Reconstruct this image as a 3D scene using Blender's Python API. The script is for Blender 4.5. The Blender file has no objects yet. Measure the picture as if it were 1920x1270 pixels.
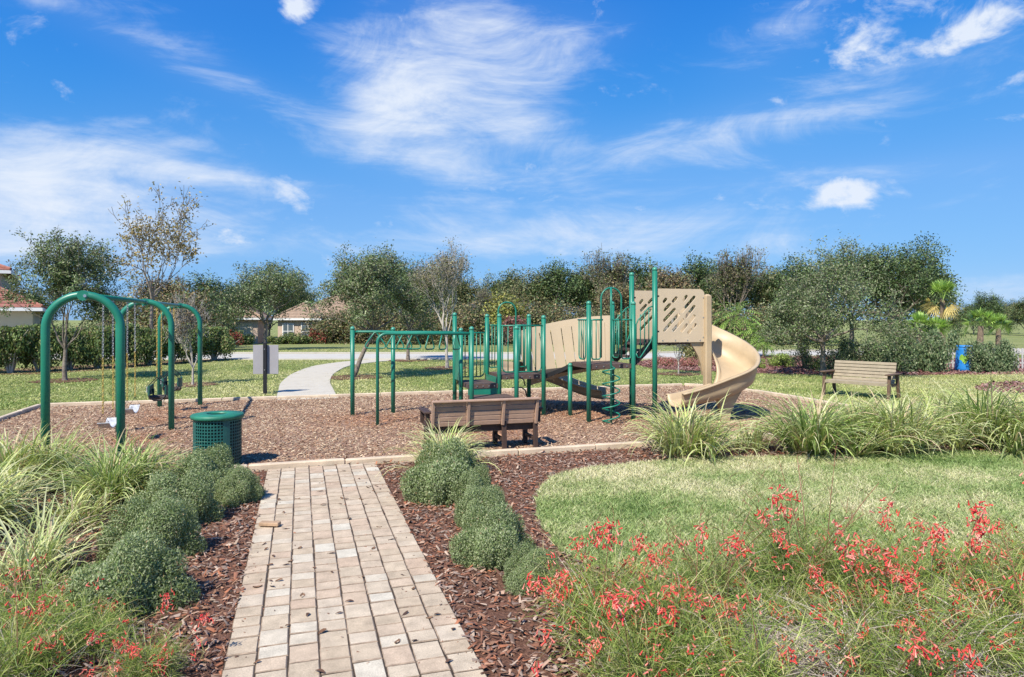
import bpy, math, random
import numpy as np
from mathutils import Vector, Matrix

# ------------------------------------------------------------------ camera
R = math.radians
YAW = R(17.2)
CC, SS = math.cos(YAW), math.sin(YAW)
EYE, FPX, HOR = 2.0, 1280.0, 598.0
scene = bpy.context.scene
col = scene.collection

cam_d = bpy.data.cameras.new('camera')
cam_d.lens = 24.0
cam_d.sensor_width = 36.0
cam_d.shift_y = -(635 - HOR) / 1920
cam_d.clip_end = 3000
cam = bpy.data.objects.new('camera', cam_d)
cam.location = (0, 0, EYE)
cam.rotation_euler = (R(90), 0, -YAW)
col.objects.link(cam)
scene.camera = cam

# ------------------------------------------------------------------ light
SUN_EL = R(49)
sx, sy = -0.52, -0.86          # towards the sun, seen from above, camera to the north
SUN_X, SUN_Y = CC * sx + SS * sy, -SS * sx + CC * sy
SUN_DIR = Vector((SUN_X * math.cos(SUN_EL), SUN_Y * math.cos(SUN_EL), math.sin(SUN_EL) * math.hypot(SUN_X, SUN_Y))).normalized()
sun_d = bpy.data.lights.new('sun', 'SUN')
sun_d.energy = 3.55
sun_d.angle = R(0.53)
sun_d.color = (1.0, 0.93, 0.81)
sun = bpy.data.objects.new('sun', sun_d)
sun.rotation_euler = (-SUN_DIR).to_track_quat('-Z', 'Y').to_euler()
sun.location = (0, 0, 30)
col.objects.link(sun)

scene.view_settings.view_transform = 'Standard'
scene.view_settings.look = 'None'
scene.view_settings.gamma = 1
scene.view_settings.exposure = 0.97
scene.render.engine = 'CYCLES'
scene.cycles.max_bounces = 5
scene.cycles.diffuse_bounces = 3
scene.cycles.glossy_bounces = 2
scene.cycles.transmission_bounces = 3
scene.cycles.transparent_max_bounces = 4

world = bpy.data.worlds.new('World')
scene.world = world
world.use_nodes = True
world.cycles.sampling_method = 'MANUAL'
world.cycles.sample_map_resolution = 256


def build_world():
    nt = world.node_tree
    N, L = nt.nodes, nt.links
    N.clear()
    out = N.new('ShaderNodeOutputWorld')
    bg = N.new('ShaderNodeBackground')
    bg.inputs['Strength'].default_value = 0.14
    L.new(bg.outputs[0], out.inputs[0])
    sky = N.new('ShaderNodeTexSky')
    sky.sky_type = 'NISHITA'
    sky.sun_disc = False
    sky.sun_elevation = SUN_EL
    sky.sun_rotation = math.atan2(SUN_DIR.x, SUN_DIR.y)
    sky.air_density = 1.0
    sky.dust_density = 0.25
    sky.ozone_density = 2.5
    sky.altitude = 0
    tc = N.new('ShaderNodeTexCoord')
    sep = N.new('ShaderNodeSeparateXYZ')
    L.new(tc.outputs['Generated'], sep.inputs[0])

    def val(v):
        return v

    def m(op, a, b=None, c=None, clamp=False):
        n = N.new('ShaderNodeMath')
        n.operation = op
        n.use_clamp = clamp
        for i, v in enumerate((a, b, c)):
            if v is None:
                continue
            if isinstance(v, (int, float)):
                n.inputs[i].default_value = v
            else:
                L.new(v, n.inputs[i])
        return n.outputs[0]
    X, Y, Z = sep.outputs
    right = m('ADD', m('MULTIPLY', X, CC), m('MULTIPLY', Y, -SS))
    fwd = m('ADD', m('MULTIPLY', X, SS), m('MULTIPLY', Y, CC))
    az = m('ARCTAN2', right, fwd)
    el = m('ARCSINE', Z)
    # noises laid over azimuth and elevation
    comb = N.new('ShaderNodeCombineXYZ')
    L.new(az, comb.inputs[0]); L.new(el, comb.inputs[1])

    def noise(scale, sx_, sy_, rot, detail, rough, dist, off=0.0):
        mp = N.new('ShaderNodeMapping')
        mp.inputs['Scale'].default_value = (sx_, sy_, 1)
        mp.inputs['Rotation'].default_value = (0, 0, rot)
        mp.inputs['Location'].default_value = (off, off * .7, off * .3)
        L.new(comb.outputs[0], mp.inputs[0])
        n = N.new('ShaderNodeTexNoise')
        n.inputs['Scale'].default_value = scale
        n.inputs['Detail'].default_value = detail
        n.inputs['Roughness'].default_value = rough
        n.inputs['Distortion'].default_value = dist
        L.new(mp.outputs[0], n.inputs['Vector'])
        return n.outputs['Fac']
    n_streak = noise(3.2, 1.0, 5.0, R(10), 6, 0.62, 0.5, 3.1)
    n_puff = noise(11.0, 1.0, 1.5, 0, 6, 0.62, 0.3, 7.7)
    n_fine = noise(5.5, 1.0, 2.6, R(-14), 7, 0.66, 0.9, 1.3)
    n_big = noise(1.5, 1.0, 2.2, R(8), 2, 0.5, 0.3, 5.2)

    def pxdir(px, py):
        a = math.atan2(px - 960, FPX)
        e = math.atan2(HOR - py, math.hypot(px - 960, FPX))
        return a, e

    def blob(px, py, rx, ry, ang, k):
        a0, e0 = pxdir(px, py)
        d = math.cos(a0)
        mp = N.new('ShaderNodeMapping')
        mp.vector_type = 'TEXTURE'
        mp.inputs['Location'].default_value = (a0, e0, 0)
        mp.inputs['Rotation'].default_value = (0, 0, R(ang))
        mp.inputs['Scale'].default_value = (rx / FPX * d, ry / FPX * d, 1)
        L.new(comb.outputs[0], mp.inputs[0])
        dt = N.new('ShaderNodeVectorMath')
        dt.operation = 'DOT_PRODUCT'
        L.new(mp.outputs[0], dt.inputs[0]); L.new(mp.outputs[0], dt.inputs[1])
        return m('POWER', .36788, dt.outputs['Value']), k

    def total(lst):
        acc = 0.0
        for b in lst:
            o, k = blob(*b)
            acc = m('MULTIPLY_ADD', o, k, acc)
        return acc
    wisp = total([
        (850, 55, 150, 85, 12, .95), (1010, 95, 140, 50, 12, .7), (850, 150, 160, 90, 0, .75),
        (735, 205, 85, 60, 25, .9), (830, 240, 170, 60, 0, .8), (990, 258, 75, 32, 0, .75), (800, 305, 170, 30, -4, .8),
        (200, 300, 200, 55, 8, .8), (120, 370, 260, 80, 0, 1.0), (80, 440, 330, 55, 0, .95), (480, 345, 130, 24, -4, .7),
        (1080, 435, 340, 48, -2, .95), (540, 465, 270, 22, 0, .6), (1540, 195, 240, 42, 8, .5), (1290, 250, 300, 38, 6, .42),
        (330, 110, 330, 34, -16, .45), (1860, 540, 170, 30, 2, .8), (1620, 325, 220, 22, 0, .42), (1150, 320, 330, 40, 5, .3),
        (1460, 80, 120, 60, 20, .35)])
    puff = total([(1590, 362, 66, 30, 6, 1.5), (1625, 80, 75, 40, 25, 1.2), (1810, 72, 120, 24, 8, 1.1), (1860, 40, 45, 30, 0, 1.0),
                  (562, 14, 48, 20, 15, 1.2), (725, 190, 50, 38, 20, .75), (830, 70, 70, 36, 5, .6), (1895, 150, 40, 22, 15, .9), (525, 345, 70, 18, 0, .22), (410, 458, 70, 14, 0, .2)])

    def ramp(x, lo, hi):
        n = N.new('ShaderNodeMapRange')
        n.interpolation_type = 'SMOOTHSTEP'
        n.inputs['From Min'].default_value = lo
        n.inputs['From Max'].default_value = hi
        L.new(x, n.inputs['Value'])
        return n.outputs[0]
    tex = m('ADD', m('MULTIPLY', n_streak, .5), m('MULTIPLY', n_fine, .5))
    # wisps: raise coverage where the blobs are, keep a thin veil elsewhere
    veil = m('MULTIPLY', ramp(n_big, .50, .75), .22)
    cov = m('SUBTRACT', 1.0, m('EXPONENT', m('MULTIPLY', m('ADD', wisp, veil), -1.1)))
    c1 = ramp(m('ADD', tex, m('MULTIPLY', cov, .36)), .565, .97)
    c1 = m('MULTIPLY', c1, .92)
    c1b = m('MULTIPLY', cov, .10)
    c2 = ramp(m('ADD', n_puff, m('MULTIPLY', m('MINIMUM', puff, 1.0), .27)), .57, .84)
    cloud = m('MAXIMUM', m('ADD', c1, c1b), c2)
    cloud = m('MULTIPLY', cloud, ramp(el, -.02, .03))
    cloud = m('MINIMUM', cloud, .93)
    # one tone curve over the whole dome: the deep, even blue of the photograph
    pre = N.new('ShaderNodeVectorMath')
    pre.operation = 'MULTIPLY'
    pre.inputs[1].default_value = (.1, .1, .1)
    L.new(sky.outputs[0], pre.inputs[0])
    cv = N.new('ShaderNodeRGBCurve')
    for ch, pts in enumerate((
            [(0, 0), (.12, .014), (.2, .042), (.3, .085), (.45, .115), (.8, .17), (1, .2)],
            [(0, 0), (.2, .105), (.3, .155), (.48, .215), (.63, .245), (.85, .28), (1, .3)],
            [(0, 0), (.2, .22), (.37, .345), (.5, .385), (.66, .42), (.8, .44), (1, .46)])):
        c_ = cv.mapping.curves[ch]
        while len(c_.points) < len(pts):
            c_.points.new(.5, .5)
        for p_, q_ in zip(c_.points, pts):
            p_.location = q_
    cv.mapping.update()
    L.new(pre.outputs[0], cv.inputs['Color'])
    post_ = N.new('ShaderNodeVectorMath')
    post_.operation = 'MULTIPLY'
    post_.inputs[1].default_value = (7.3, 7.75, 8.0)
    L.new(cv.outputs[0], post_.inputs[0])
    mix = N.new('ShaderNodeMix')
    mix.data_type = 'RGBA'
    L.new(cloud, mix.inputs[0])
    L.new(post_.outputs[0], mix.inputs[6])
    mix.inputs[7].default_value = (3.0, 3.25, 3.65, 1)
    L.new(mix.outputs[2], bg.inputs['Color'])


build_world()

# ------------------------------------------------------------------ helpers
rng = np.random.default_rng(7)
random.seed(11)


def C(X, Y):
    """right / ahead of the camera -> scene x, y"""
    return (CC * X + SS * Y, -SS * X + CC * Y)


def G(px, py, z=0.0):
    """ground point seen at a place in the photograph"""
    Y = (EYE - z) * FPX / (py - HOR)
    return C((px - 960) / FPX * Y, Y)


def PY(px, Y):
    return C((px - 960) / FPX * Y, Y)


def zat(py, Y):
    return EYE - (py - HOR) * Y / FPX


def depth(x, y):
    return SS * x + CC * y


def gz(x, y):
    t = np.clip((depth(np.asarray(x), np.asarray(y)) - 40) / 34, 0, 1)
    return -0.6 * t * t * (3 - 2 * t)


def add_col(me, cols):
    a = me.color_attributes.new('col', 'FLOAT_COLOR', 'POINT')
    c4 = np.ones((len(cols), 4), dtype=np.float32)
    c4[:, :3] = cols
    a.data.foreach_set('color', c4.ravel())


def np_mesh(name, V, F, mat, cols=None, smooth=False):
    """V (n,3), F (m,k) with k 3 or 4"""
    V = np.asarray(V, dtype=np.float32)
    F = np.asarray(F, dtype=np.int32)
    me = bpy.data.meshes.new(name)
    k = F.shape[1]
    me.vertices.add(len(V))
    me.vertices.foreach_set('co', V.ravel())
    me.loops.add(F.size)
    me.loops.foreach_set('vertex_index', F.ravel())
    me.polygons.add(len(F))
    me.polygons.foreach_set('loop_start', np.arange(0, F.size, k, dtype=np.int32))
    me.polygons.foreach_set('loop_total', np.full(len(F), k, dtype=np.int32))
    if smooth:
        me.polygons.foreach_set('use_smooth', np.ones(len(F), dtype=bool))
    me.update(calc_edges=True)
    if cols is not None:
        add_col(me, np.asarray(cols, dtype=np.float32))
    if mat:
        me.materials.append(mat)
    return me


def link(name, data, parent=None, loc=None, rz=0.0):
    o = bpy.data.objects.new(name, data)
    col.objects.link(o)
    if parent is not None:
        o.parent = parent
    if loc is not None:
        o.location = loc
    if rz:
        o.rotation_euler = (0, 0, rz)
    return o


def tag(o, label=None, cat=None, group=None, kind=None):
    if label: o['label'] = label
    if cat: o['category'] = cat
    if group: o['group'] = group
    if kind: o['kind'] = kind
    return o


def thing(name, label, cat, loc=(0, 0, 0), rz=0.0, group=None):
    return tag(link(name, None, None, loc, rz), label, cat, group)


class MB:
    """collects simple shapes into one mesh"""

    def __init__(s):
        s.v, s.f = [], []

    def add(s, vs, fs):
        o = len(s.v)
        s.v += [tuple(p) for p in vs]
        s.f += [tuple(i + o for i in f) for f in fs]
        return s

    def box(s, c, d, rot=None, bev=0.0):
        hx, hy, hz = d[0] / 2, d[1] / 2, d[2] / 2
        if bev <= 0:
            vs = [Vector((x * hx, y * hy, z * hz)) for x in (-1, 1) for y in (-1, 1) for z in (-1, 1)]
            fs = [(0, 1, 3, 2), (4, 6, 7, 5), (0, 4, 5, 1), (2, 3, 7, 6), (0, 2, 6, 4), (1, 5, 7, 3)]
        else:
            b = min(bev, hx * .8, hy * .8, hz * .8)
            vs, fs = [], []
            for zz, i in ((-hz, 0), (-hz + b, 1), (hz - b, 1), (hz, 0)):
                k = b if i == 0 else 0
                X, Y = hx - k, hy - k
                cc = b * .6
                ring = [(-X + cc, -Y), (X - cc, -Y), (X, -Y + cc), (X, Y - cc), (X - cc, Y), (-X + cc, Y), (-X, Y - cc), (-X, -Y + cc)]
                vs += [Vector((p[0], p[1], zz)) for p in ring]
            for r_ in range(3):
                for j in range(8):
                    a, b2 = r_ * 8 + j, r_ * 8 + (j + 1) % 8
                    fs.append((a, b2, b2 + 8, a + 8))
            fs.append(tuple(range(7, -1, -1)))
            fs.append(tuple(range(24, 32)))
        if rot is not None:
            vs = [rot @ v for v in vs]
        c = Vector(c)
        return s.add([v + c for v in vs], fs)

    def bar(s, p0, p1, w, h, bev=0.0):
        """a box whose length runs from p0 to p1"""
        p0, p1 = Vector(p0), Vector(p1)
        d = p1 - p0
        L_ = d.length
        x = d.normalized()
        up = Vector((0, 0, 1)) if abs(x.z) < .95 else Vector((0, 1, 0))
        y = up.cross(x).normalized()
        z = x.cross(y)
        M = Matrix((x, y, z)).transposed()
        return s.box((p0 + p1) / 2, (L_, w, h), M, bev)

    def tube(s, pts, r, n=10, caps=True, closed=False):
        pts = [Vector(p) for p in pts]
        rs = list(r) if hasattr(r, '__len__') else [r] * len(pts)
        k = len(pts)
        tang = []
        for i in range(k):
            if closed:
                t = pts[(i + 1) % k] - pts[i - 1]
            else:
                t = pts[min(i + 1, k - 1)] - pts[max(i - 1, 0)]
            tang.append(t.normalized())
        ref = Vector((0, 0, 1)) if abs(tang[0].z) < .9 else Vector((1, 0, 0))
        nrm = (ref - tang[0] * ref.dot(tang[0])).normalized()
        vs = []
        for i in range(k):
            nrm = (nrm - tang[i] * nrm.dot(tang[i]))
            if nrm.length < 1e-5:
                nrm = tang[i].orthogonal()
            nrm.normalize()
            b = tang[i].cross(nrm)
            for j in range(n):
                a = 2 * math.pi * j / n
                vs.append(pts[i] + (nrm * math.cos(a) + b * math.sin(a)) * rs[i])
        fs = []
        for i in range(k if closed else k - 1):
            i2 = (i + 1) % k
            for j in range(n):
                j2 = (j + 1) % n
                fs.append((i * n + j, i * n + j2, i2 * n + j2, i2 * n + j))
        if caps and not closed:
            fs.append(tuple(range(n - 1, -1, -1)))
            fs.append(tuple(range((k - 1) * n, k * n)))
        return s.add(vs, fs)

    def lathe(s, prof, n=24, c=(0, 0, 0), cap=True):
        vs, fs = [], []
        for r, z in prof:
            for j in range(n):
                a = 2 * math.pi * j / n
                vs.append((c[0] + r * math.cos(a), c[1] + r * math.sin(a), c[2] + z))
        k = len(prof)
        for i in range(k - 1):
            for j in range(n):
                j2 = (j + 1) % n
                fs.append((i * n + j, i * n + j2, (i + 1) * n + j2, (i + 1) * n + j))
        if cap:
            fs.append(tuple(range(n - 1, -1, -1)))
            fs.append(tuple(range((k - 1) * n, k * n)))
        return s.add(vs, fs)

    def mesh(s, name, mat, smooth=False):
        me = bpy.data.meshes.new(name)
        me.from_pydata([tuple(v) for v in s.v], [], s.f)
        me.update()
        if smooth:
            for p in me.polygons:
                p.use_smooth = len(p.vertices) <= 4
        me.materials.append(mat)
        return me

    def build(s, name, mat, parent=None, loc=None, rz=0.0, smooth=False):
        return link(name, s.mesh(name, mat, smooth), parent, loc, rz)


def plate(outer, holes, th, name, mat):
    """flat board in the XZ plane with openings; thickness along Y"""
    cu = bpy.data.curves.new('tmp', 'CURVE')
    cu.dimensions = '2D'
    cu.fill_mode = 'BOTH'
    cu.extrude = th / 2
    for loop in [outer] + holes:
        sp = cu.splines.new('POLY')
        sp.points.add(len(loop) - 1)
        for p, q in zip(sp.points, loop):
            p.co = (q[0], q[1], 0, 1)
        sp.use_cyclic_u = True
    o = bpy.data.objects.new('tmp', cu)
    col.objects.link(o)
    dg = bpy.context.evaluated_depsgraph_get()
    me = bpy.data.meshes.new_from_object(o.evaluated_get(dg))
    bpy.data.objects.remove(o)
    me.transform(Matrix.Rotation(R(90), 4, 'X'))
    me.name = name
    me.materials.clear()
    me.materials.append(mat)
    return me


def rot_z(p, a):
    return (p[0] * math.cos(a) - p[1] * math.sin(a), p[0] * math.sin(a) + p[1] * math.cos(a))


def smooth_loop(pts, n=8, closed=True):
    pts = [np.array(p, dtype=float) for p in pts]
    out = []
    k = len(pts)
    for i in range(k if closed else k - 1):
        if closed:
            p0, p1, p2, p3 = pts[i - 1], pts[i], pts[(i + 1) % k], pts[(i + 2) % k]
        else:
            p0, p1, p2, p3 = pts[max(i - 1, 0)], pts[i], pts[i + 1], pts[min(i + 2, k - 1)]
        for j in range(n):
            t = j / n
            out.append(.5 * ((2 * p1) + (-p0 + p2) * t + (2 * p0 - 5 * p1 + 4 * p2 - p3) * t * t + (-p0 + 3 * p1 - 3 * p2 + p3) * t ** 3))
    if not closed:
        out.append(pts[-1])
    return np.array(out)


def in_poly(P, poly):
    x, y = P[:, 0], P[:, 1]
    inside = np.zeros(len(P), dtype=bool)
    n = len(poly)
    j = n - 1
    for i in range(n):
        xi, yi = poly[i]
        xj, yj = poly[j]
        c_ = ((yi > y) != (yj > y)) & (x < (xj - xi) * (y - yi) / (yj - yi + 1e-12) + xi)
        inside ^= c_
        j = i
    return inside


# ------------------------------------------------------------------ materials
def new_mat(name):
    m_ = bpy.data.materials.new(name)
    m_.use_nodes = True
    nt = m_.node_tree
    return m_, nt, nt.nodes['Principled BSDF']


def simple(name, c, rough=.6, var=.12, scale=6.0, bump=0.0, bscale=40.0, metallic=0.0, spec=.5, coat=0.0, dirt=None):
    m_, nt, b = new_mat(name)
    N, L = nt.nodes, nt.links
    tc = N.new('ShaderNodeTexCoord')
    n = N.new('ShaderNodeTexNoise')
    n.inputs['Scale'].default_value = scale
    n.inputs['Detail'].default_value = 6
    n.inputs['Roughness'].default_value = .65
    L.new(tc.outputs['Object'], n.inputs['Vector'])
    r = N.new('ShaderNodeValToRGB')
    e = r.color_ramp.elements
    e[0].position, e[1].position = .3, .7
    d = dirt or [x * (1 - var) for x in c]
    e[0].color = (*d, 1)
    e[1].color = (*[min(1, x * (1 + var)) for x in c], 1)
    L.new(n.outputs['Fac'], r.inputs[0])
    L.new(r.outputs[0], b.inputs['Base Color'])
    b.inputs['Roughness'].default_value = rough
    b.inputs['Metallic'].default_value = metallic
    b.inputs['Specular IOR Level'].default_value = spec
    b.inputs['Coat Weight'].default_value = coat
    if bump:
        n2 = N.new('ShaderNodeTexNoise')
        n2.inputs['Scale'].default_value = bscale
        n2.inputs['Detail'].default_value = 8
        L.new(tc.outputs['Object'], n2.inputs['Vector'])
        bp = N.new('ShaderNodeBump')
        bp.inputs['Strength'].default_value = bump
        bp.inputs['Distance'].default_value = .01
        L.new(n2.outputs['Fac'], bp.inputs['Height'])
        L.new(bp.outputs[0], b.inputs['Normal'])
    return m_


def leafy(name, rough=.55, trans=.28, spec=.35, gain=1.0, spread=(1.0, 1.0, 1.0), tgain=(1.25, 1.25, .7)):
    """colour from the leaf's own 'col' value, a little light passes through"""
    m_, nt, b = new_mat(name)
    N, L = nt.nodes, nt.links
    at = N.new('ShaderNodeAttribute')
    at.attribute_name = 'col'
    mul = N.new('ShaderNodeVectorMath')
    mul.operation = 'MULTIPLY'
    mul.inputs[1].default_value = [gain * s_ for s_ in spread]
    L.new(at.outputs['Color'], mul.inputs[0])
    L.new(mul.outputs[0], b.inputs['Base Color'])
    b.inputs['Roughness'].default_value = rough
    b.inputs['Specular IOR Level'].default_value = spec
    tr = N.new('ShaderNodeBsdfTranslucent')
    m2 = N.new('ShaderNodeVectorMath')
    m2.operation = 'MULTIPLY'
    m2.inputs[1].default_value = tgain
    L.new(mul.outputs[0], m2.inputs[0])
    L.new(m2.outputs[0], tr.inputs['Color'])
    mx = N.new('ShaderNodeMixShader')
    mx.inputs[0].default_value = trans
    L.new(b.outputs[0], mx.inputs[1])
    L.new(tr.outputs[0], mx.inputs[2])
    L.new(mx.outputs[0], N['Material Output'].inputs[0])
    return m_


def attr_mat(name, rough=.8, spec=.3, bump=0.0, bscale=120.0, grain=0.0):
    m_, nt, b = new_mat(name)
    N, L = nt.nodes, nt.links
    at = N.new('ShaderNodeAttribute')
    at.attribute_name = 'col'
    src = at.outputs['Color']
    tc = N.new('ShaderNodeTexCoord')
    if grain:
        n = N.new('ShaderNodeTexNoise')
        n.inputs['Scale'].default_value = bscale
        n.inputs['Detail'].default_value = 4
        L.new(tc.outputs['Object'], n.inputs['Vector'])
        mr = N.new('ShaderNodeMapRange')
        mr.inputs['To Min'].default_value = 1 - grain
        mr.inputs['To Max'].default_value = 1 + grain
        L.new(n.outputs['Fac'], mr.inputs['Value'])
        mul = N.new('ShaderNodeVectorMath')
        mul.operation = 'SCALE'
        L.new(src, mul.inputs[0]); L.new(mr.outputs[0], mul.inputs['Scale'])
        src = mul.outputs[0]
    L.new(src, b.inputs['Base Color'])
    b.inputs['Roughness'].default_value = rough
    b.inputs['Specular IOR Level'].default_value = spec
    return m_


def ramp_mat(name, stops, scale, rough=.9, detail=8, bump=.5, bscale=60.0, bdist=.02, spec=.2, mapscale=(1, 1, 1), second=None):
    """noise-mottled surface in scene coordinates"""
    m_, nt, b = new_mat(name)
    N, L = nt.nodes, nt.links
    ge = N.new('ShaderNodeNewGeometry')
    mp = N.new('ShaderNodeMapping')
    mp.inputs['Scale'].default_value = mapscale
    L.new(ge.outputs['Position'], mp.inputs[0])
    n = N.new('ShaderNodeTexNoise')
    n.inputs['Scale'].default_value = scale
    n.inputs['Detail'].default_value = detail
    n.inputs['Roughness'].default_value = .7
    L.new(mp.outputs[0], n.inputs['Vector'])
    fac = n.outputs['Fac']
    if second:
        n3 = N.new('ShaderNodeTexNoise')
        n3.inputs['Scale'].default_value = second[0]
        n3.inputs['Detail'].default_value = 4
        L.new(mp.outputs[0], n3.inputs['Vector'])
        mm = N.new('ShaderNodeMix')
        mm.inputs[0].default_value = second[1]
        L.new(fac, mm.inputs[2]); L.new(n3.outputs['Fac'], mm.inputs[3])
        fac = mm.outputs[0]
    r = N.new('ShaderNodeValToRGB')
    el = r.color_ramp.elements
    while len(el) < len(stops):
        el.new(.5)
    for e, (p, c_) in zip(el, stops):
        e.position = p
        e.color = (*c_, 1)
    L.new(fac, r.inputs[0])
    L.new(r.outputs[0], b.inputs['Base Color'])
    b.inputs['Roughness'].default_value = rough
    b.inputs['Specular IOR Level'].default_value = spec
    n2 = N.new('ShaderNodeTexNoise')
    n2.inputs['Scale'].default_value = bscale
    n2.inputs['Detail'].default_value = 6
    L.new(mp.outputs[0], n2.inputs['Vector'])
    bp = N.new('ShaderNodeBump')
    bp.inputs['Strength'].default_value = bump
    bp.inputs['Distance'].default_value = bdist
    L.new(n2.outputs['Fac'], bp.inputs['Height'])
    L.new(bp.outputs[0], b.inputs['Normal'])
    return m_


M = {}
M['grass_ground'] = ramp_mat('grass_ground', [(.25, (.09, .13, .035)), (.45, (.20, .235, .075)), (.6, (.29, .30, .12)), (.8, (.38, .36, .18))], 14, bump=1.0, bscale=30, bdist=.05, second=(.35, .55))
M['lawn_soil'] = ramp_mat('lawn_soil', [(.3, (.12, .15, .05)), (.5, (.24, .27, .11)), (.75, (.36, .36, .19))], 25, bump=1.0, bscale=60, second=(.8, .4))
M['bark_soil'] = ramp_mat('bark_soil', [(.3, (.06, .03, .02)), (.5, (.15, .075, .05)), (.7, (.25, .14, .095))], 40, bump=1.0, bscale=90)
M['chip_soil'] = ramp_mat('chip_soil', [(.3, (.15, .082, .055)), (.5, (.33, .205, .145)), (.72, (.48, .33, .25))], 45, bump=1.0, bscale=110, second=(.5, .35))
M['path_sand'] = ramp_mat('path_sand', [(.3, (.035, .025, .018)), (.7, (.10, .075, .055))], 60, bump=.6, bscale=200)
M['concrete'] = ramp_mat('concrete', [(.25, (.38, .345, .28)), (.5, (.49, .455, .385)), (.75, (.54, .51, .44))], 3, bump=.15, bscale=120, bdist=.004, second=(30, .4))
M['road'] = ramp_mat('road', [(.25, (.42, .40, .36)), (.75, (.53, .51, .46))], 1.2, bump=.1, second=(20, .3))
M['edging'] = simple('edging', (.56, .45, .33), .85, .22, 5, bump=.3, bscale=60)
M['green'] = simple('green_powder_coat', (.013, .20, .128), .38, .10, 3, spec=.5, dirt=(.016, .16, .105))
M['green_lid'] = simple('green_lid', (.018, .19, .115), .5, .2, 8, dirt=(.02, .12, .075))
M['green_dark'] = simple('green_dark', (.012, .085, .068), .45, .25, 10)
M['bin_wall'] = simple('bin_wall', (.013, .10, .088), .45, .2, 10)
M['cap'] = simple('cap', (.05, .26, .18), .4, .1)
M['tan'] = simple('tan_plastic', (.47, .36, .225), .45, .08, 2.5, spec=.4, dirt=(.41, .31, .19))
M['tan2'] = simple('tan_panel', (.58, .46, .315), .5, .05, 2.5, spec=.4)
M['deck'] = simple('deck_coating', (.10, .065, .055), .75, .3, 25, bump=.4, bscale=120)
M['black'] = simple('black_rubber', (.012, .012, .013), .6, .3)
M['bolt'] = simple('bolt_steel', (.6, .6, .6), .3, .1, metallic=.9)
M['chain_y'] = simple('yellow_chain', (.52, .37, .09), .5, .2)
M['chain_g'] = simple('grey_chain', (.42, .42, .42), .4, .2, metallic=.6)
M['belt'] = simple('worn_belt', (.52, .53, .55), .45, .25, 20, dirt=(.25, .26, .28))
M['belt_d'] = simple('belt_dark', (.06, .045, .04), .6, .3)
M['bench_t'] = simple('bench_tan_slat', (.40, .26, .185), .7, .14, 7, bump=.25, bscale=30)
M['bench_d'] = simple('bench_dark_frame', (.060, .034, .026), .65, .25, 9, bump=.2, bscale=30)
M['bench2_t'] = simple('far_bench_slat', (.33, .275, .19), .75, .16, 7, bump=.25, bscale=30)
M['bench2_d'] = simple('far_bench_frame', (.13, .08, .05), .7, .25, 9)
M['sign'] = simple('sign_back', (.31, .30, .32), .5, .05, 2)
M['sign_post'] = simple('sign_post', (.010, .010, .013), .5, .2)
M['wall_beige'] = simple('stucco_beige', (.52, .40, .31), .9, .05, 2, bump=.2, bscale=60)
M['wall_cream'] = simple('stucco_cream', (.55, .47, .33), .9, .05, 2, bump=.2, bscale=60)
M['trim'] = simple('white_trim', (.78, .77, .75), .6, .04)
M['glass'] = simple('window_glass', (.10, .13, .15), .08, .2, 2, spec=.8)
M['roof_red'] = simple('roof_red', (.30, .12, .09), .8, .3, 4, bump=.3)
M['roof_brown'] = simple('roof_brown', (.33, .235, .165), .85, .28, 3, bump=.3)
M['bark'] = simple('bark_grey', (.23, .195, .16), .95, .35, 9, bump=1.0, bscale=28, dirt=(.09, .07, .055))
M['bark_light'] = simple('bark_light', (.42, .38, .33), .95, .25, 9, bump=.8, bscale=28)
M['palm_trunk'] = simple('palm_trunk', (.16, .12, .085), .95, .4, 14, bump=1.0, bscale=20)
M['barrel'] = simple('barrel_blue', (.022, .22, .62), .45, .12, 3)
M['barrel_green'] = simple('barrel_green', (.22, .42, .05), .5, .2, 8)
M['utility'] = simple('utility_green', (.045, .085, .085), .5, .15)
M['white_fence'] = simple('white_fence', (.45, .44, .43), .6, .15)
M['leaf_tree'] = leafy('leaf_tree', .5, .16, gain=1.22)
M['leaf_shrub'] = leafy('leaf_shrub', .55, .3, spec=.25, gain=1.72)
M['blade'] = leafy('blade', .5, .3, gain=1.68, tgain=(1.1, 1.1, .8))
M['flower'] = leafy('flower', .5, .3, tgain=(1.2, .8, .8))
M['chips'] = attr_mat('chips', .85, .2, grain=.25, bscale=70)
M['leaf_dead'] = attr_mat('leaf_dead', .8, .2)


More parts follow.
